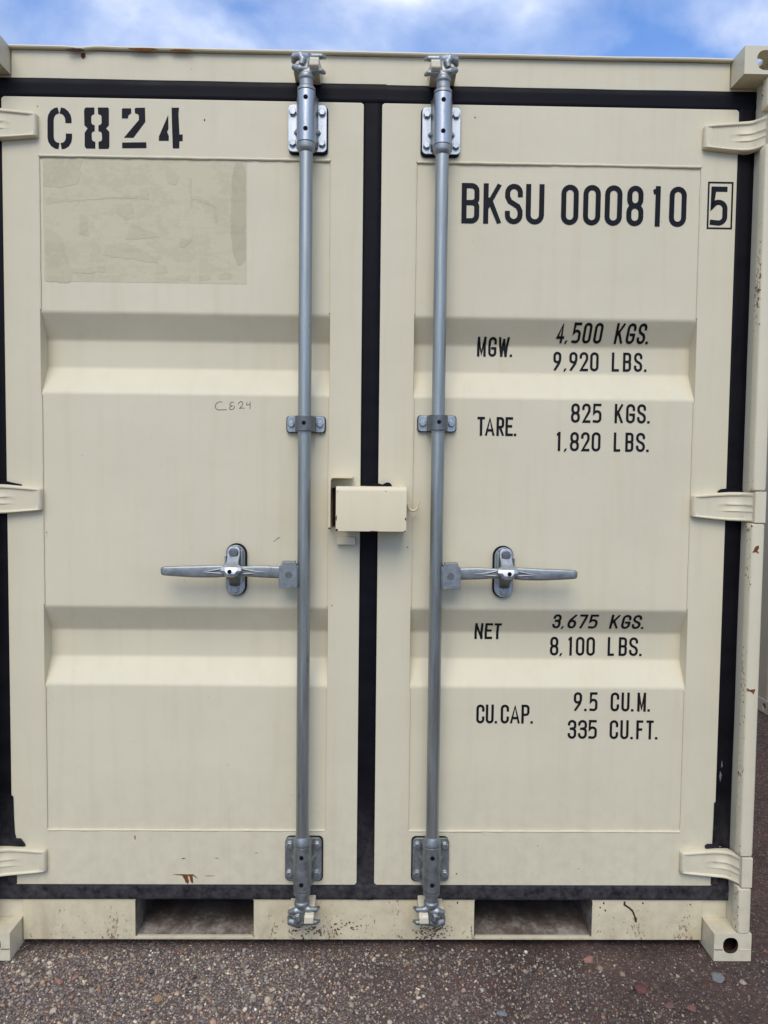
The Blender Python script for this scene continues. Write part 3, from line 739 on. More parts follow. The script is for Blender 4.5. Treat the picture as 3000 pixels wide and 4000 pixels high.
ROWS = {
 'code': (2.0749, 2.1851, [('B', 0.2488, 0.2983), ('K', 0.3096, 0.3600), ('S', 0.3699, 0.4194), ('U', 0.4281, 0.4793), ('0', 0.5268, 0.5754), ('0', 0.5884, 0.637), ('0', 0.6489, 0.6976), ('8', 0.71, 0.7577), ('1', 0.7832, 0.8048), ('0', 0.8303, 0.8786)]),
 'mgw': (1.7150, 1.7684, [('M', 0.3050, 0.3300), ('G', 0.337, 0.3607), ('W', 0.3653, 0.3966), ('.', 0.3990, 0.4049)]),
 '4500': (1.7550, 1.8077, [('4', 0.5278, 0.5515), (',', 0.5560, 0.5636), ('5', 0.5735, 0.5972), ('0', 0.6038, 0.6275), ('0', 0.6352, 0.659), ('K', 0.6959, 0.7208), ('G', 0.728, 0.7528), ('S', 0.7594, 0.7832), ('.', 0.7867, 0.7937)]),
 '9920': (1.6774, 1.7318, [('9', 0.5256, 0.5485), (',', 0.5575, 0.5646), ('9', 0.5718, 0.5952), ('2', 0.6013, 0.6264), ('0', 0.632, 0.6565), ('L', 0.6944, 0.7156), ('B', 0.7268, 0.7502), ('S', 0.7586, 0.7826), ('.', 0.7882, 0.7949)]),
 'tare': (1.4864, 1.5395, [('T', 0.3034, 0.3247), ('A', 0.3250, 0.3528), ('R', 0.3577, 0.3795), ('E', 0.383, 0.4044), ('.', 0.4072, 0.414)]),
 '825': (1.5263, 1.5806, [('8', 0.5684, 0.5938), ('2', 0.5998, 0.624), ('5', 0.6301, 0.6551), ('K', 0.6926, 0.7169), ('G', 0.725, 0.7504), ('S', 0.7565, 0.7816), ('.', 0.7856, 0.7925)]),
 '1820': (1.4458, 1.5000, [('1', 0.5291, 0.54), (',', 0.5523, 0.5594), ('8', 0.5674, 0.5929), ('2', 0.5985, 0.6232), ('0', 0.6289, 0.6543), ('L', 0.692, 0.711), ('B', 0.7252, 0.7482), ('S', 0.7555, 0.7811), ('.', 0.7851, 0.792)]),
 'net': (0.8961, 0.9461, [('N', 0.3117, 0.3356), ('E', 0.3412, 0.3636), ('T', 0.3680, 0.3890)]),
 '3675': (0.9310, 0.9775, [('3', 0.5357, 0.5593), (',', 0.5644, 0.5709), ('6', 0.58, 0.6048), ('7', 0.6122, 0.6358), ('5', 0.6412, 0.6669), ('K', 0.7033, 0.729), ('G', 0.7365, 0.7622), ('S', 0.7676, 0.7930), ('.', 0.7964, 0.8016)]),
 '8100': (0.8489, 0.9045, [('8', 0.5343, 0.5593), (',', 0.5645, 0.5719), ('1', 0.5878, 0.599), ('0', 0.6107, 0.6358), ('0', 0.6417, 0.6668), ('L', 0.7044, 0.7233), ('B', 0.7371, 0.761), ('S', 0.7677, 0.7937), ('.', 0.7979, 0.805)]),
 'cucap': (0.6601, 0.7154, [('C', 0.3149, 0.3384), ('U', 0.3423, 0.3653), ('.', 0.3682, 0.3756), ('C', 0.3854, 0.4094), ('A', 0.4125, 0.4413), ('P', 0.4454, 0.4688), ('.', 0.4721, 0.4791)]),
 '95': (0.6973, 0.7527, [('9', 0.5963, 0.6202), ('.', 0.6272, 0.6333), ('5', 0.642, 0.6655), ('C', 0.7033, 0.7281), ('U', 0.7347, 0.7582), ('.', 0.7631, 0.7697), ('M', 0.7809, 0.8056), ('.', 0.8106, 0.818)]),
 '335': (0.6160, 0.6715, [('3', 0.5809, 0.6057), ('3', 0.6106, 0.6366), ('5', 0.6407, 0.6655), ('C', 0.7026, 0.7274), ('U', 0.7336, 0.7575), ('.', 0.7633, 0.7699), ('F', 0.7799, 0.7997), ('T', 0.8088, 0.8299), ('.', 0.8348, 0.8419)]),
}
for kname, (z0, z1, g) in ROWS.items():
    letter_row(z0, z1, g, 0.0141 if kname == 'code' else 0.0070, door_r)
letter_row(2.0785, 2.1857, [('5', 0.9431, 0.9925)], 0.0141, door_r, flat=True)
bm = bmesh.new(); bx = [(0.9355, 2.0690), (1.0071, 2.0690), (1.0071, 2.1989), (0.9355, 2.1989)]; t = 0.0048
ix = [(0.9355 + t, 2.0690 + t), (1.0071 - t, 2.0690 + t), (1.0071 - t, 2.1989 - t), (0.9355 + t, 2.1989 - t)]
A = [bm.verts.new((x, -0.0006, z)) for x, z in bx]; B = [bm.verts.new((x, -0.0006, z)) for x, z in ix]
for k in range(4): bm.faces.new((A[k], A[(k + 1) % 4], B[(k + 1) % 4], B[k]))
obj('number_border', bm, 'letter', door_r)

# stencilled number on the left door
def poly_letter(polys, strokes=()):
    bm = bmesh.new()
    for pts in polys: bm.faces.new([bm.verts.new((x, -0.0006, z)) for x, z in pts])
    for pts, t in strokes:
        rb = ribbon(pts, t, False, False); vv = [[bm.verts.new((p.x, -0.0006, p.y)) for p in pr] for pr in rb]
        for a, b in zip(vv[:-1], vv[1:]): bm.faces.new((a[0], b[0], b[1], a[1]))
    obj('stencilled_character', bm, 'ink', door_l)
poly_letter([], [([(-0.8612, 2.3595), (-0.8690, 2.3575), (-0.8760, 2.3525), (-0.8810, 2.3440), (-0.8828, 2.3346), (-0.8832, 2.2871), (-0.8815, 2.2780), (-0.8765, 2.2705), (-0.8690, 2.2655), (-0.8607, 2.2640)], 0.0170),
                 ([(-0.8562, 2.3596), (-0.8480, 2.3575), (-0.8410, 2.3520), (-0.8360, 2.3440), (-0.8343, 2.3360), (-0.8342, 2.3260)], 0.0170),
                 ([(-0.8548, 2.2640), (-0.8470, 2.2655), (-0.8400, 2.2700), (-0.8350, 2.2780), (-0.8333, 2.2860), (-0.8331, 2.2980)], 0.0170)])
poly_letter([[(-0.7901, 2.3652), (-0.7867, 2.3685), (-0.7632, 2.369), (-0.7633, 2.3512), (-0.7692, 2.3491), (-0.7718, 2.3449), (-0.7719, 2.3284), (-0.7686, 2.3231), (-0.7627, 2.3215), (-0.7629, 2.3058), (-0.7688, 2.3037), (-0.7714, 2.2995), (-0.7707, 2.283), (-0.7673, 2.2789), (-0.7614, 2.2769), (-0.7616, 2.2591), (-0.786, 2.2587), (-0.7906, 2.264), (-0.7903, 2.3012), (-0.7822, 2.3129), (-0.7909, 2.321), (-0.7914, 2.359)],
             [(-0.7262, 2.3697), (-0.7237, 2.3664), (-0.724, 2.3222), (-0.7317, 2.3138), (-0.7229, 2.3045), (-0.7232, 2.2643), (-0.7262, 2.2589), (-0.7523, 2.2584), (-0.753, 2.2771), (-0.7458, 2.2793), (-0.7429, 2.2835), (-0.7436, 2.3), (-0.7456, 2.3037), (-0.7528, 2.306), (-0.7526, 2.3217), (-0.7467, 2.3235), (-0.7438, 2.3277), (-0.744, 2.3454), (-0.7465, 2.3495), (-0.7532, 2.3514), (-0.7539, 2.3691)]])
poly_letter([[(-0.6883, 2.3658), (-0.6858, 2.3683), (-0.6631, 2.3687), (-0.6627, 2.3551), (-0.6682, 2.3522), (-0.6716, 2.3467), (-0.6717, 2.3414), (-0.6885, 2.3411)],
             [(-0.6534, 2.3677), (-0.6504, 2.3702), (-0.6252, 2.3711), (-0.6245, 2.3331), (-0.6572, 2.2899), (-0.6834, 2.2895), (-0.6422, 2.3378), (-0.6421, 2.3501), (-0.6451, 2.3534), (-0.6526, 2.3553)],
             [(-0.6881, 2.2766), (-0.6223, 2.2785), (-0.6215, 2.2628), (-0.6882, 2.2612)]])
poly_letter([[(-0.562, 2.3528), (-0.5613, 2.3156), (-0.5651, 2.3073), (-0.5605, 2.297), (-0.5606, 2.2834), (-0.5876, 2.2829), (-0.5876, 2.2945)],
             [(-0.5527, 2.3724), (-0.5324, 2.3728), (-0.5338, 2.3554), (-0.5314, 2.3009), (-0.5225, 2.301), (-0.5226, 2.2832), (-0.5314, 2.283), (-0.5319, 2.2635), (-0.5497, 2.2632), (-0.5516, 2.322)]])
# hand-written number
HW = [[(-0.4151, 1.5717), (-0.4205, 1.5725), (-0.4258, 1.5716), (-0.4325, 1.5660), (-0.4345, 1.5599), (-0.4329, 1.5540), (-0.4289, 1.5504), (-0.4200, 1.5498), (-0.4021, 1.5508)],
      [(-0.3827, 1.5713), (-0.3880, 1.5718), (-0.3926, 1.569), (-0.3935, 1.5645), (-0.3900, 1.5622), (-0.3848, 1.5613), (-0.3900, 1.5605), (-0.3940, 1.5575), (-0.3948, 1.5539), (-0.3920, 1.5515), (-0.387, 1.5512), (-0.3830, 1.5535), (-0.3805, 1.5571), (-0.3815, 1.5620)],
      [(-0.3700, 1.5665), (-0.3684, 1.5705), (-0.3640, 1.5738), (-0.3598, 1.5737), (-0.3575, 1.5700), (-0.358, 1.5651), (-0.3625, 1.5595), (-0.3675, 1.5542), (-0.3620, 1.5560), (-0.3524, 1.5556)],
      [(-0.3459, 1.573), (-0.3468, 1.5644), (-0.3364, 1.5662)], [(-0.3373, 1.574), (-0.3368, 1.5640), (-0.3375, 1.5533)]]
for ch in (HW[0:1], HW[1:2], HW[2:3], HW[3:5]):
    bm = bmesh.new()
    for q, pts in enumerate(ch):
        rb = ribbon(pts, 0.0014, False, False); vv = [[bm.verts.new((p.x, surf(p.x, p.y) - 0.0007 - q * 0.0001, p.y)) for p in pr] for pr in rb]
        for a, b in zip(vv[:-1], vv[1:]): bm.faces.new((a[0], b[0], b[1], a[1]))
    obj('handwritten_character', bm, 'pencil', door_l)
poly_mark('scratch', [(-0.2715, 1.1797), (-0.2640, 1.1850), (-0.2590, 1.1898), (-0.2522, 1.1935), (-0.2530, 1.1920), (-0.2600, 1.1872), (-0.2650, 1.1830), (-0.2705, 1.1795)], 'pad', door_l, -0.0006, surf)
poly_mark('rust_mark', [(-0.5566, 0.2127), (-0.53, 0.2135), (-0.512, 0.2128), (-0.498, 0.2135), (-0.485, 0.2001), (-0.491, 0.2075), (-0.500, 0.2100), (-0.4975, 0.1891), (-0.501, 0.186), (-0.506, 0.194), (-0.5085, 0.2065), (-0.514, 0.2090), (-0.5100, 0.1900), (-0.5135, 0.1845), (-0.5205, 0.190), (-0.5230, 0.1985), (-0.5300, 0.2095), (-0.5450, 0.2110)], 'rust', door_l)
poly_mark('paint_chip', [(-0.6665, 0.3275), (-0.6635, 0.3265), (-0.6630, 0.3180), (-0.6645, 0.3140), (-0.6660, 0.3190)], 'rust', door_l)
for k, (x, z, rx, rz, pr, mt) in enumerate([(-0.5254, 0.2596, .008, .0015, door_l, 'darkrust_shade'), (-0.43, 0.2612, .007, .001, door_l, 'darkrust_shade'), (-0.316, 0.277, .004, .0012, door_l, 'darkrust_shade'), (-0.452, 0.2085, .020, .0009, door_l, 'rust'),
        (0.265, 0.2165, .003, .003, door_r, 'rust'), (0.62, 0.232, .004, .0009, door_r, 'darkrust_shade'), (0.50, 0.300, .001, .003, door_r, 'darkrust_shade'), (0.282, 2.361, .0025, .002, door_r, 'darkrust_shade'), (-0.4625, 2.341, .0022, .004, door_l, 'darkrust_shade'),
        (-0.908, 1.20, .0015, .002, door_l, 'darkrust_shade'), (0.1105, 1.168, .002, .003, door_r, 'darkrust_shade'), (-0.103, 1.0, .0016, .003, door_l, 'darkrust_shade'), (-0.9177, 2.369, .002, .002, door_l, 'darkrust_shade')]):
    poly_mark('paint_chip', blotch(x, z, rx, rz, k, 10, 0.5), mt, pr)
poly_mark('scuff_mark', blotch(1.0315, 0.543, 0.0028, 0.015, 3, 20, 0.6), 'scuff', gk_r, 0.0012); poly_mark('scuff_mark', blotch(1.0285, 0.508, 0.0048, 0.018, 9, 24, 0.7), 'scuff', gk_r, 0.0012)
poly_mark('scuff_mark', [(1.0585, 0.158), (1.0605, 0.160), (1.0605, 0.148), (1.062, 0.147), (1.0585, 0.147), (1.0595, 0.148)], 'scuff', gk_r, 0.0008)
# rust and gouges on the frame
poly_mark('rust_mark', blotch(-0.812, 2.5185, 0.030, 0.0045, 11, 18), 'darkrust_shade', hdr, -0.0068, None, 0.002)
poly_mark('rust_mark', blotch(-0.795, 2.5105, 0.007, 0.010, 12), 'rust', hdr, 0.0070)
poly_mark('rust_mark', blotch(-0.628, 2.5235, 0.045, 0.0035, 13, 20), 'rust', hdr, -0.0068, None, 0.002)
poly_mark('rust_mark', blotch(-0.525, 2.5230, 0.035, 0.0028, 14, 18), 'rust', hdr, -0.0068, None, 0.002)
poly_mark('gouge', [(0.7588, 0.1300), (0.7640, 0.1300), (0.7640, 0.1215), (0.7780, 0.1120), (0.7870, 0.1040), (0.7915, 0.0940), (0.7940, 0.0860), (0.7990, 0.0800), (0.7985, 0.0660), (0.7930, 0.0690), (0.7900, 0.0850), (0.7840, 0.0990), (0.7740, 0.1085), (0.7580, 0.1190)], 'darkrust_shade', sill, 0.0072)
for k, (x, z) in enumerate([(0.815, 0.125), (0.70, 0.125), (0.69, 0.112), (0.705, 0.103), (0.955, 0.122), (0.665, 0.122), (0.27, 0.126)]):
    poly_mark('gouge', blotch(x, z, 0.003, 0.005, 60 + k, 9, 0.6), 'darkrust_shade', sill, 0.0072)
for (x, z, mt, n_) in ((0.205, 0.040, 'rustbrown', 46), (0.175, 0.034, 'rustbrown', 40), (0.190, 0.060, 'rust', 14), (0.240, 0.050, 'rustbrown', 12), (-0.160, 0.044, 'rustbrown', 30), (-0.190, 0.040, 'darkrust_shade', 16), (-0.090, 0.045, 'rustbrown', 16), (-0.040, 0.060, 'rustbrown', 14)):
    for q in range(n_):
        poly_mark('rust_mark', blotch(x + rnd.gauss(0, .018), max(0.017, z + rnd.gauss(0, .012)), rnd.uniform(.0015, .0065), rnd.uniform(.001, .0042), rnd.random(), 13, 0.7), mt, sill, 0.0070 - rnd.random() * 0.0006)
cp = [o for o in box_root.children if o.name.startswith('corner_post')][0]
poly_mark('rust_mark', [(1.0620, 1.1690), (1.0660, 1.1745), (1.0700, 1.1845), (1.0750, 1.1880), (1.0810, 1.1880), (1.0800, 1.1800), (1.0765, 1.1745), (1.0810, 1.1680), (1.0790, 1.1660), (1.0740, 1.1700), (1.0690, 1.1695)], 'rust', cp, -0.0680)
poly_mark('rust_mark', [(1.0610, 0.7890), (1.0700, 0.7840), (1.0850, 0.7860), (1.0840, 0.7800), (1.0800, 0.7700), (1.0760, 0.7760), (1.0700, 0.7790), (1.0620, 0.7800)], 'rust', cp, -0.0680)

# ------------------------------------------------------------------ locking bars
YRD = -0.048
def bolt(parent, x, z, yb, r=0.0100, h=0.0085, ph=None):
    bm = bmesh.new(); hexhead(bm, x, z, yb, r, h, ph if ph is not None else (x * 977 + z * 331) % 1.0)
    cyl(bm, (x, yb + 0.001, z), r * 1.15, 0.004, 'Y', 20)
    return obj('bolt', bm, 'plate', parent, bevel=0.0006, seg=1)
def bracket(root, zc, zlo, zhi, up):
    br = empty('bearing_bracket', root)
    x0, x1, z0, z1 = -0.0525, 0.0525, zc - 0.0630, zc + 0.0630
    bm = bmesh.new(); slab(bm, rrect(x0 + 0.001, x1 + 0.0035, z0 - 0.0045, z1 + 0.001, 0.013), -0.0062, 0.003 if zc > .2 else 0.003); obj('rubber_pad', bm, 'pad', root)
    bm = bmesh.new(); slab(bm, rrect(x0, x1, z0, z1, 0.012), -0.0135, -0.0064)
    # saddle body round the bar
    pts = []
    for k in range(13):
        a = rad(180 + 180 * k / 12); pts.append((0.0245 * math.cos(a), YRD + 0.0245 * math.sin(a)))
    pts = [(-0.0300, -0.0140), (-0.0265, -0.022), (-0.0248, -0.034)] + pts + [(0.0248, -0.034), (0.0265, -0.022), (0.0300, -0.0140)]
    loft(bm, [[(x, y, z) for x, y in pts] for z in (zlo, zhi)])
    for s in (-1, 1):
        zt = zc - 0.013 if up else zc + 0.008
        loft(bm, [[(s * 0.024, -0.036, zt + 0.007), (s * 0.024, -0.036, zt - 0.007), (s * 0.028, -0.014, zt - 0.009), (s * 0.028, -0.014, zt + 0.009)], [(s * 0.037, -0.0150, zt + 0.0015), (s * 0.037, -0.0150, zt - 0.0015), (s * 0.037, -0.014, zt - 0.002), (s * 0.037, -0.014, zt + 0.002)]])
    o = obj('bracket', bm, 'plate' if up else 'cast', root, bevel=0.0012, seg=2)
    for zz in (zc + 0.0415 if up else zc + 0.0430, zc - 0.0410):
        for s in (-1, 1): bolt(root, s * 0.0400, zz, -0.0135)
    bpy.data.objects.remove(br)
    for zz in (zhi - 0.023, zlo + 0.029) if up else (zhi - 0.026, zlo + 0.024):
        bm = bmesh.new(); cyl(bm, (0, YRD - 0.0215, zz), 0.0062, 0.0068, 'Y', 16); obj('grease_hole_disc', bm, 'hole', root)  # black disc painted as the dark inside of a hole

def make_cam(root, top):
    bm = bmesh.new(); y = YRD - 0.002
    lathe(bm, 0, y, [(0.015, 0.0), (0.0182, 0.003), (0.0184, 0.020), (0.021, 0.024), (0.0215, 0.031), (0.018, 0.038), (0.0155, 0.046), (0.0150, 0.085), (0.013, 0.089), (0.008, 0.091)], 24)
    tube(bm, [(0.0, y - .004, 0.046), (-0.018, y - .012, 0.045), (-0.031, y - .006, 0.052), (-0.037, y + .010, 0.060)], [0.014, 0.010, 0.009, 0.005], 12)
    tube(bm, [(0.0, y - .002, 0.042), (0.022, y - .012, 0.040), (0.040, y - .008, 0.043), (0.048, y + .012, 0.048)], [0.013, 0.0085, 0.0075, 0.0045], 12)
    tube(bm, [(0.0, y - .004, 0.078), (-0.016, y - .012, 0.080), (-0.031, y - .006, 0.079), (-0.037, y + .012, 0.074)], [0.0135, 0.0115, 0.0115, 0.006], 12)
    tube(bm, [(0.0, y, 0.082), (0.022, y + .002, 0.085), (0.040, y + .004, 0.087), (0.050, y + .016, 0.090)], [0.012, 0.0085, 0.0075, 0.004], 12)
    tube(bm, [(-0.016, y - .014, 0.078), (-0.008, y - .018, 0.066), (-0.012, y - .018, 0.052)], [0.008, 0.009, 0.008], 10)
    o = obj('cam', bm, 'cast', root)
    rm = o.modifiers.new('r', 'REMESH'); rm.mode = 'VOXEL'; rm.voxel_size = 0.0016; rm.use_smooth_shade = True
    sm = o.modifiers.new('s', 'SMOOTH'); sm.factor = 0.5; sm.iterations = 3
    return o

def make_bar():
    root = empty('locking_bar', box_root, label='galvanised locking bar with handle to the left')
    bm = bmesh.new(); lathe(bm, 0, YRD, [(0.0180, 0.160), (0.0180, 2.430)], 40)
    obj('bar_tube', bm, 'rod', root, smooth=True)
    bracket(root, 2.3180, 2.2625, 2.3960, True)
    bracket(root, 0.2650, 0.1980, 0.3260, False)
    for pr in ([(0.0186, 2.2370), (0.0235, 2.2440), (0.0245, 2.2500), (0.0245, 2.2605), (0.0205, 2.2610)], [(0.0205, 2.3975), (0.0245, 2.3980), (0.0243, 2.4050), (0.0190, 2.4115), (0.0182, 2.4115)],
               [(0.0205, 0.3275), (0.0245, 0.3280), (0.0245, 0.3390), (0.0190, 0.3520), (0.0184, 0.3520)], [(0.0186, 0.1820), (0.0235, 0.1850), (0.0240, 0.1880), (0.0240, 0.1965), (0.0200, 0.1968)]):
        bm = bmesh.new(); lathe(bm, 0, YRD, pr, 32); obj('collar', bm, 'cast', root, smooth=True, angle=25)
    c = make_cam(root, True); c.location = (0, 0, 2.4050)
    d = c.copy(); COL.objects.link(d); d.parent = root; d.location = (0, 0, 0.1865); d.scale = (1, 1, -1)
    # middle clamp
    bm = bmesh.new(); slab(bm, rrect(-0.0530 - .002, 0.0530 + .002, 1.4880, 1.5345, 0.009), -0.004, 0.002); obj('rubber_pad', bm, 'pad', root)
    bm = bmesh.new(); slab(bm, rrect(-0.0525, 0.0525, 1.4895, 1.5330, 0.008), -0.0095, -0.0042)
    obj('clamp_plate', bm, 'plate', root, bevel=0.001)
    bm = bmesh.new(); pts = []
    ro, ri = 0.0265, 0.0196
    outp = [(-0.0290, -0.0100), (-0.0275, -0.030)] + [(ro * math.cos(rad(180 + 180 * k / 14)), YRD + ro * math.sin(rad(180 + 180 * k / 14))) for k in range(15)] + [(0.0275, -0.030), (0.0290, -0.0100)]
    loft(bm, [[(x, y, z) for x, y in outp] for z in (1.4900, 1.5315)])
    obj('clamp_strap', bm, 'dull', root, bevel=0.0012)
    for s in (-1, 1): bolt(root, s * 0.0400, 1.5110, -0.0097, 0.0088, 0.008)
    bm = bmesh.new(); cyl(bm, (0, YRD - 0.0235, 1.5115), 0.0056, 0.0068, 'Y', 16); obj('grease_hole_disc', bm, 'hole', root)
    # handle hub: folded plate welded to the bar
    bm = bmesh.new()
    slab(bm, [(-0.0170, 1.0590), (-0.0170, 1.1180), (-0.0195, 1.1235), (-0.0230, 1.1310), (-0.0560, 1.1310), (-0.0600, 1.1240), (-0.0665, 1.1190), (-0.0675, 1.0600), (-0.0660, 1.0585)], -0.0660, -0.0600)
    slab(bm, [(-0.0170, 1.0600), (-0.0170, 1.1240), (-0.0600, 1.1240), (-0.0660, 1.1180), (-0.0660, 1.0600)], -0.0360, -0.0300)
    box(bm, -0.0600, -0.0230, -0.0600, -0.0360, 1.1250, 1.1310)
    hub = obj('handle_hub', bm, 'cast', root, bevel=0.0012)
    bm = bmesh.new(); cyl(bm, (-0.0400, -0.0662, 1.0955), 0.0098, 0.0014, 'Y', 20); obj('pivot_pin', bm, 'dull', root, bevel=0.0005)
    bm = bmesh.new()
    for k in range(4): box(bm, -0.0620, -0.0555, -0.0670, -0.0655, 1.0685 + k * 0.0040, 1.0697 + k * 0.0040)
    obj('stamped_marks', bm, 'plate', root, kind='stuff')
    bm = bmesh.new(); tube(bm, [(-0.0165, -0.056, 1.062 + k * 0.0072 + rnd.uniform(-.001, .001)) for k in range(9)], [0.003, 0.0042, 0.0034, 0.0044, 0.0036, 0.0044, 0.0034, 0.0042, 0.003], 8); obj('weld_bead', bm, 'plate', root, smooth=True)
    # handle
    secs = [(-0.050, 1.0995, .0165, .0070, -.049), (-0.070, 1.1000, .0165, .0070, -.049), (-0.110, 1.1015, .0165, .0072, -.050), (-0.135, 1.1022, .0155, .0072, -.052), (-0.165, 1.1030, .0135, .0068, -.055), (-0.200, 1.1035, .0135, .0068, -.057), (-0.215, 1.1035, .0160, .0070, -.058),
            (-0.240, 1.1025, .0170, .0074, -.059), (-0.268, 1.1018, .0165, .0080, -.060), (-0.300, 1.1016, .0158, .0085, -.061), (-0.345, 1.1024, .0140, .0085, -.063), (-0.378, 1.1030, .0122, .0080, -.064), (-0.386, 1.1030, .0108, .0070, -.064), (-0.3895, 1.1030, .0070, .0040, -.064)]
    bm = bmesh.new(); rings = []
    for x, z, h, t, y in secs:
        r_ = []
        for k in range(20):
            a = 2 * math.pi * k / 20; ca, sa = math.cos(a), math.sin(a)
            r_.append((x, y + t * math.copysign(abs(ca) ** 0.5, ca), z + 1.02 * h * math.copysign(abs(sa) ** 0.38, sa)))
        rings.append(r_)
    loft(bm, rings)
    for pts, rr in (([(-0.105, -0.0570, 1.1000), (-0.140, -0.0592, 1.1035), (-0.170, -0.0605, 1.1105)], [.001, .0035, .0035]), ([(-0.105, -0.0570, 1.1000), (-0.140, -0.0580, 1.0975), (-0.170, -0.0600, 1.0960)], [.001, .003, .003]),
                    ([(-0.275, -0.0675, 1.1010), (-0.245, -0.0665, 1.1060), (-0.212, -0.0640, 1.1120)], [.001, .0035, .0035]), ([(-0.275, -0.0675, 1.1010), (-0.245, -0.0660, 1.0985), (-0.212, -0.0630, 1.0960)], [.001, .003, .003])):
        tube(bm, pts, rr, 8)
    obj('handle', bm, 'cast', root, smooth=True, angle=40)
    bm = bmesh.new()
    for k in range(9):
        x = -0.306 - k * 0.0065
        if k in (3, 6): continue
        box(bm, x, x + 0.0028, -0.0700 - 0.0008 - k * 0.0003, -0.0680, 1.1000 + (k % 3) * 0.0015, 1.1030 + (k % 2) * 0.003)
    obj('embossed_marks', bm, 'plate', root, kind='stuff')
    # catch (holds the handle)
    cx = -0.1955
    bm = bmesh.new(); slab(bm, rrect(cx - 0.0280, cx + 0.0305, 1.0265, 1.1750, 0.0290, 10), -0.005, 0.002); obj('rubber_pad', bm, 'pad', root)
    bm = bmesh.new(); slab(bm, rrect(cx - 0.0265, cx + 0.0265, 1.0290, 1.1710, 0.0262, 10), -0.0125, -0.0052)
    box(bm, cx - 0.0275, cx - 0.0225, -0.030, -0.0120, 1.118, 1.143); box(bm, cx + 0.0180, cx + 0.0225, -0.034, -0.0120, 1.070, 1.158)
    obj('catch_plate', bm, 'plate', root, bevel=0.0012)
    bm = bmesh.new(); rows = [(1.1690, -.0370, .0090), (1.1655, -.0375, .0145), (1.1590, -.0385, .0175), (1.1480, -.0400, .0175), (1.1300, -.0590, .0165), (1.1230, -.0680, .0175), (1.1160, -.0760, .0290), (1.1070, -.0800, .0295), (1.0990, -.0820, .0190), (1.0930, -.0815, .0180), (1.0890, -.0760, .0100)]
    rings = []
    for z, y, h in rows:
        rings.append([(cx - h, y + .0055, z), (cx - h, y + .0010, z), (cx - h * .93, y - .0008, z), (cx - h * .55, y - .0014 - (0.003 if z < 1.12 else 0), z), (cx + h * .55, y - .0014 - (0.003 if z < 1.12 else 0), z), (cx + h * .93, y - .0008, z), (cx + h, y + .0010, z), (cx + h, y + .0055, z)])
    loft(bm, rings); obj('catch_arm', bm, 'plate', root, bevel=0.0006, seg=1, angle=12)
    bm = bmesh.new(); cyl(bm, (cx - 0.003, -0.0850, 1.1050), 0.0058, 0.004, 'Y', 16); obj('seal_hole_disc', bm, 'hole', root)
    bm = bmesh.new(); lathe(bm, 0, 0, [(0.0128, 0), (0.0128, 0.0060), (0.0105, 0.0080), (0.004, 0.0086)], 24)
    for v in bm.verts: v.co = Vector((cx + 0.0005 + v.co.x, -0.0405 - v.co.z, 1.1530 + v.co.y))
    obj('rivet', bm, 'dull', root, smooth=True, angle=25)
    bm = bmesh.new(); loft(bm, [[(cx - .0150, y, z), (cx + .0120, y, z), (cx + .0120, y - .005, z), (cx - .0150, y - .005, z)] for y, z in ((-.0130, 1.0560), (-.0180, 1.0640), (-.0260, 1.0720), (-.0400, 1.0800), (-.0560, 1.0830), (-.0660, 1.0870))])
    obj('catch_hook', bm, 'dull', root, bevel=0.0012)
    bolt(root, cx - 0.0015, 1.0455, -0.0125, 0.0108, 0.0075, 0.5)
    return root
bar_l = make_bar(); bar_l.location = (-0.1790, 0, 0)
bar_r = copy_tree(bar_l, box_root); bar_r.location = (0.1882, 0, 0); bar_r.scale = (-1, 1, 1)
bar_r['label'] = 'galvanised locking bar with handle to the right'
for ch in bar_r.children:
    if abs(sum((Vector(c) for c in ch.bound_box), Vector())[2] / 8 - 1.511) < 0.01: ch.location.z += 0.0065

# keepers welded on header and sill
for cx, s in ((-0.1790, 1), (0.1882, -1)):
    for top in (True, False):
        bm = bmesh.new()
        if top:
            z0, z1 = 2.4460, 2.4730
            loft(bm, [[(cx + s * .0090, y, z0 + a), (cx + s * .0350, y, z0 + a), (cx + s * .0355 if y < 0 else cx + s * .040, y, z1 + b), (cx + s * .0110, y, z1 + b)] for y, a, b in ((0.0085, -.004, .012), (-0.060, -.001, .002), (-0.0780, .002, 0), (-0.0820, .005, -.004))])
            loft(bm, [[(cx - s * .0180, y, z0 + .004), (cx - s * .0350, y, z0), (cx - s * .0350, y, z1 - .001), (cx - s * .0180, y, z1 - .002)] for y in (0.0085, -0.040, -0.048)])
        else:
            z0, z1 = 0.1120, 0.1390
            loft(bm, [[(cx + s * .0080, y, z0 + a), (cx + s * .0350, y, z0 + a), (cx + s * .0360, y, z1 + b), (cx + s * .0100, y, z1 + b)] for y, a, b in ((0.0085, -.010, .012), (-0.060, 0, .002), (-0.0780, .001, 0), (-0.0820, .005, -.004))])
            loft(bm, [[(cx - s * .0180, y, z0 + .005), (cx - s * .0360, y, z0 + .004), (cx - s * .0360, y, z1 + .002), (cx - s * .0180, y, z1)] for y in (0.0085, -0.040, -0.048)])
        obj('cam_keeper', bm, 'keeper', box_root, bevel=0.004, seg=3)

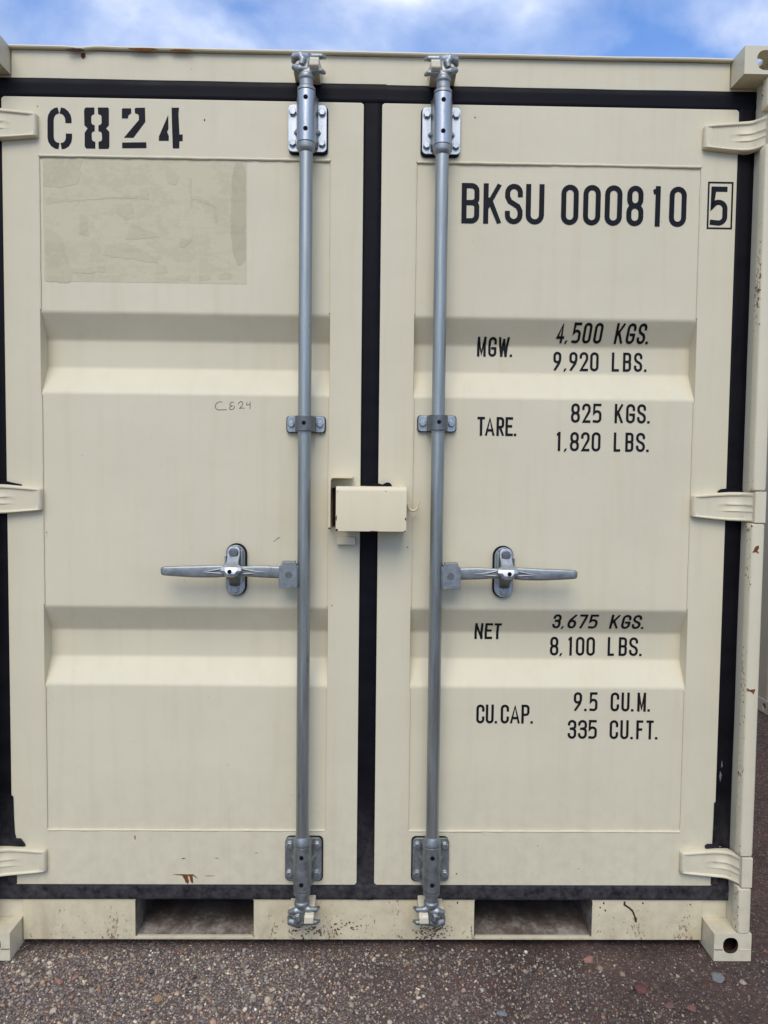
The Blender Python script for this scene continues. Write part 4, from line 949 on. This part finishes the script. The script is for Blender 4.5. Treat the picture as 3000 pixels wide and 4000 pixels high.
# ------------------------------------------------------------------ lock box, bracket, hook, block
lb = empty('lock_box', box_root)
bm = bmesh.new()
secp = [(0.006, 1.3405), (-0.070, 1.3405)] + [(-0.0800 + -0.0130 * math.sin(rad(a)), 1.3275 + 0.0130 * math.cos(rad(a))) for a in (0, 22, 45, 67, 90)] + [(-0.0930, 1.2190)]
inn = [(-0.0885, 1.2190)] + [(-0.0800 + -0.0085 * math.sin(rad(a)), 1.3275 + 0.0085 * math.cos(rad(a))) for a in (90, 67, 45, 22, 0)] + [(-0.070, 1.3360), (0.006, 1.3360)]
loft(bm, [[(x, y, z) for y, z in secp + inn] for x in (-0.0895, -0.0880, 0.0, 0.1005, 0.1020)])
box(bm, 0.0973, 0.1017, -0.0880, -0.0002, 1.2195, 1.3355)
obj('lock_box_cover', bm, 'box', lb, bevel=0.0009, seg=2)
bm = bmesh.new()
o_ = [(-0.1115, 1.2220), (-0.1115, 1.3590), (-0.1085, 1.3650), (-0.1020, 1.3675), (-0.0450, 1.3675), (-0.0450, 1.3620), (-0.0990, 1.3620), (-0.1035, 1.3600), (-0.1055, 1.3555), (-0.1055, 1.2220)]
loft(bm, [[(x, y, z) for x, z in o_] for y in (-0.0005, -0.0600)])
obj('angle_bracket', bm, 'box', lb, bevel=0.001)
bm = bmesh.new(); box(bm, -0.0740, -0.0280, -0.0700, -0.0004, 1.2350, 1.3250); obj('lock_tube', bm, 'darkrust_shade', lb, bevel=0.002)
bm = bmesh.new(); slab(bm, rrect(-0.1040, -0.0760, 1.2260, 1.3350, 0.002), -0.0030, -0.0004); obj('rust_shade_sheet', bm, 'darkrust_shade', lb)  # dark sheet painting both rust stain and shade in the gap
pts = [(0.1035, -0.030, 1.3015)] + [(0.1230 + 0.0125 * math.cos(rad(a)), -0.030, 1.2860 + 0.0125 * math.sin(rad(a))) for a in range(180, 361, 20)] + [(0.1365, -0.030, 1.2960), (0.1385, -0.030, 1.3020)]
bm = bmesh.new(); tube(bm, pts, 0.0035, 10); tube(bm, [(0.1110, -0.030, 1.2860), (0.1110, -0.016, 1.2880), (0.1110, 0.0005, 1.2890)], 0.0035, 8); obj('padlock_hook', bm, 'box', lb, smooth=True)
bm = bmesh.new(); slab(bm, rrect(-0.0890, -0.0380, 1.1752, 1.1972, 0.0025), -0.0170, -0.0004); obj('stop_block', bm, 'box', lb, bevel=0.0015)
for k, (x, z, rx, rz) in enumerate([(-0.0878, 1.255, .0016, .010), (-0.0868, 1.2225, .004, .0045), (0.0995, 1.2540, .0022, .006), (0.0135, 1.2195, .018, .0018), (0.0985, 1.2205, .003, .0025), (0.045, 1.3290, .0020, .0018), (-0.0855, 1.327, .001, .003)]):
    poly_mark('paint_chip', blotch(x, z, rx, rz, 30 + k, 12, 0.5), 'darkrust_shade', lb, -0.0935, None, 0.001)
poly_mark('paint_chip', blotch(-0.1085, 1.2240, .0035, .0035, 47, 10, 0.5), 'darkrust_shade', lb, -0.0605, None, 0.001)

# ------------------------------------------------------------------ neighbouring container
nb = empty('shipping_container', loc=(3.42, 0, 0), label='shaded beige container end glimpsed past the right corner post', cat='shipping container')
def nobj(name, f, mat, bev=0.0):
    bm = bmesh.new(); f(bm); return obj(name, bm, mat, nb, bevel=bev)
for sx in (-1, 1):
    for y0, y1 in ((-0.065, 0.05), (2.14, 2.25)):
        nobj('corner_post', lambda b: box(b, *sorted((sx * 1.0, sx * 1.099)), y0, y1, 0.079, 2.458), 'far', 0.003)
        for z0, z1 in ((0.0, 0.0795), (2.457, 2.53)):
            o = nobj('corner_casting', lambda b: box(b, *sorted((sx * 0.994, sx * 1.104)), y0 - (0.08 if y0 > 1 else 0.02), y1 + 0.02, z0, z1), 'farc')
            yc = (y0 + y1) / 2 + (-0.04 if y0 > 1 else 0); zc = (z0 + z1) / 2
            cs = [cutter(lambda b: cyl(b, (sx * 1.10, yc, zc), 0.019, 0.08, 'X', 20))]
            cs[0].parent = nb; cut(o, cs); addbevel(o, 0.003)
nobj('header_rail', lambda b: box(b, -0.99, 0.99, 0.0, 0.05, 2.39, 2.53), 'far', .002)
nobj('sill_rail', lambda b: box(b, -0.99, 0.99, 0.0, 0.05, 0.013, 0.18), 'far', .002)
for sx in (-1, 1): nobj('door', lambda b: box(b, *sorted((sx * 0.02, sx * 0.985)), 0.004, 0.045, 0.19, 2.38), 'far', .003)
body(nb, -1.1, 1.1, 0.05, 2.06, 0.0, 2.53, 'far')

# ------------------------------------------------------------------ gravel and stones
rs = np.random.default_rng(7)
def ico(sub, rgh, seed):
    bm = bmesh.new(); bmesh.ops.create_icosphere(bm, subdivisions=sub, radius=1.0)
    r_ = random.Random(seed); ax = Vector((r_.uniform(.8, 1.25), r_.uniform(.7, 1.0), r_.uniform(.42, .72)))
    for v in bm.verts:
        n = mnoise.noise(v.co * 1.4 + Vector((seed, 0, 0))) * rgh + 1
        v.co = Vector((v.co.x * ax.x, v.co.y * ax.y, v.co.z * ax.z)) * n
    # planar cuts make it angular
    for k in range(5):
        d = Vector((r_.gauss(0, 1), r_.gauss(0, 1), r_.gauss(0, 1))).normalized(); h = r_.uniform(.45, .75)
        for v in bm.verts:
            e = v.co.dot(d)
            if e > h * .8: v.co -= d * (e - h * .8)
    V = np.array([v.co[:] for v in bm.verts]); F = np.array([[v.index for v in f.verts] for f in bm.faces]); bm.free(); return V, F
PAL = np.array([(0.179, 0.152, 0.133), (0.276, 0.231, 0.189), (0.373, 0.299, 0.224), (0.469, 0.367, 0.243), (0.580, 0.490, 0.371), (0.700, 0.680, 0.563), (0.345, 0.197, 0.128), (0.124, 0.106, 0.105), (0.207, 0.180, 0.179), (0.414, 0.258, 0.173), (0.317, 0.272, 0.243)])
PW = np.array([.16, .18, .16, .12, .07, .015, .06, .11, .08, .04, .08]); PW /= PW.sum()
def stones(n, smin, smax, power, region, sub, nproto, dens=None):
    protos = [ico(sub, .35, 10 * sub + k) for k in range(nproto)]
    x0, x1, y0, y1 = region
    X = rs.uniform(x0, x1, n); Y = rs.uniform(y0, y1, n)
    if dens is not None:
        keep = rs.random(n) < dens(X, Y); X, Y = X[keep], Y[keep]; n = len(X)
    sz = smin + (smax - smin) * rs.random(n) ** power
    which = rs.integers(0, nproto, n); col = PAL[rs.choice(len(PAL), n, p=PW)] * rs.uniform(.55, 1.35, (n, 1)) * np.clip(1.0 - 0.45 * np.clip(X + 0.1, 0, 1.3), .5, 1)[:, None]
    Vs, Fs, Cs = [], [], []; base = 0
    for i in range(n):
        V, F = protos[which[i]]; a = rs.uniform(0, 6.283); c, s = math.cos(a), math.sin(a); tl = rs.normal(0, .25, 2)
        Vr = V.copy(); Vr[:, 2] += Vr[:, 0] * tl[0] + Vr[:, 1] * tl[1]
        P3 = np.stack([Vr[:, 0] * c - Vr[:, 1] * s, Vr[:, 0] * s + Vr[:, 1] * c, Vr[:, 2]], 1) * sz[i] * 0.5
        P3 += (X[i], Y[i], gh(X[i], Y[i]) + sz[i] * rs.uniform(.02, .17))
        Vs.append(P3); Fs.append(F + base); Cs.append(np.repeat(col[i][None], len(V), 0)); base += len(V)
    return np.concatenate(Vs), np.concatenate(Fs), np.concatenate(Cs)
def mesh_np(name, parts, smooth=False):
    V, F, Cc, b = [], [], [], 0
    for v, f, c in parts: V.append(v); F.append(f + b); Cc.append(c); b += len(v)
    V, F, Cc = np.concatenate(V), np.concatenate(F), np.concatenate(Cc)
    me = bpy.data.meshes.new(name); me.vertices.add(len(V)); me.vertices.foreach_set('co', V.astype(np.float32).ravel())
    me.loops.add(F.size); me.loops.foreach_set('vertex_index', F.astype(np.int32).ravel())
    me.polygons.add(len(F)); me.polygons.foreach_set('loop_start', np.arange(0, F.size, 3, dtype=np.int32))
    if smooth: me.polygons.foreach_set('use_smooth', np.ones(len(F), bool))
    at_ = me.attributes.new('tint', 'FLOAT_COLOR', 'POINT'); at_.data.foreach_set('color', np.concatenate([Cc, np.ones((len(Cc), 1))], 1).astype(np.float32).ravel())
    me.update(calc_edges=True); me.validate(); me.materials.append(P['stone']); return me
def left_dense(X, Y): return np.clip(0.72 - 0.62 * (X - 0.05) + 0.18 * np.sin(X * 7 + Y * 9), 0.13, 1.0) * np.clip(0.35 - Y * 12, 0, 1)
def strip_d(X, Y): return np.where(X > 1.12, 0.16, 0.0)
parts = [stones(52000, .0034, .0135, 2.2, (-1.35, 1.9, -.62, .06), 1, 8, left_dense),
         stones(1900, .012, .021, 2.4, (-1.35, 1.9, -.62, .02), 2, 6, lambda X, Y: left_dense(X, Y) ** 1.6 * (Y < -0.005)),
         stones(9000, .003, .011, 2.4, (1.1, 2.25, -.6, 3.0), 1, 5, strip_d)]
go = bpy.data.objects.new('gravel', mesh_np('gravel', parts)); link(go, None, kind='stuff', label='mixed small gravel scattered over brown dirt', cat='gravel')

BIG = [(0.643, -0.060, .040, (0.30, 0.155, 0.12), 'flat pale red stone close to the sill below the right fork pocket'),
       (0.714, -0.120, .026, (0.26, 0.19, 0.14), 'small orange brown stone in the dirt below the right fork pocket'),
       (0.973, -0.142, .042, (0.17, 0.165, 0.165), 'large grey stone in the dirt in front of the right corner casting'),
       (1.035, -0.155, .024, (0.34, 0.28, 0.23), 'small pale stone just right of the large grey stone'),
       (0.737, -0.185, .048, (0.135, 0.060, 0.048), 'dark red brown flat stone half sunk in the dirt'),
       (0.353, -0.273, .030, (0.20, 0.195, 0.20), 'bluish grey stone at the gravel edge under the right door'),
       (0.316, -0.183, .016, (0.42, 0.38, 0.32), 'small whitish stone below the right locking bar'),
       (-0.827, -0.145, .028, (0.32, 0.175, 0.13), 'salmon coloured stone in the gravel near the left corner casting'),
       (-0.786, -0.137, .026, (0.30, 0.165, 0.15), 'pink stone beside the salmon coloured stone in the gravel'),
       (-0.247, -0.183, .026, (0.42, 0.33, 0.24), 'light tan stone in the gravel below the left locking bar'),
       (-0.538, -0.218, .030, (0.30, 0.19, 0.11), 'orange tan stone in the gravel below the left fork pocket'),
       (-0.320, -0.111, .026, (0.36, 0.28, 0.22), 'beige stone close to the sill right of the left fork pocket'),
       (0.846, -0.258, .036, (0.17, 0.085, 0.07), 'reddish flat stone at the bottom edge under the right door'),
       (0.798, -0.244, .030, (0.15, 0.08, 0.07), 'dull maroon stone left of the reddish flat stone')]
for k, (x, y, s, col, lab) in enumerate(BIG):
    V, F = ico(3, .3, 70 + k); V = V * s * .5; a = k * 1.7
    V = np.stack([V[:, 0] * math.cos(a) - V[:, 1] * math.sin(a), V[:, 0] * math.sin(a) + V[:, 1] * math.cos(a), V[:, 2] * .8], 1)
    me = mesh_np('stone', [(V, F, np.repeat(np.array([col]), len(V), 0))]); o = bpy.data.objects.new('stone', me); o.location = (x, y, gh(x, y) + s * .10)
    link(o, None, label=lab, cat='stone', group='larger stones lying on the ground before the container')
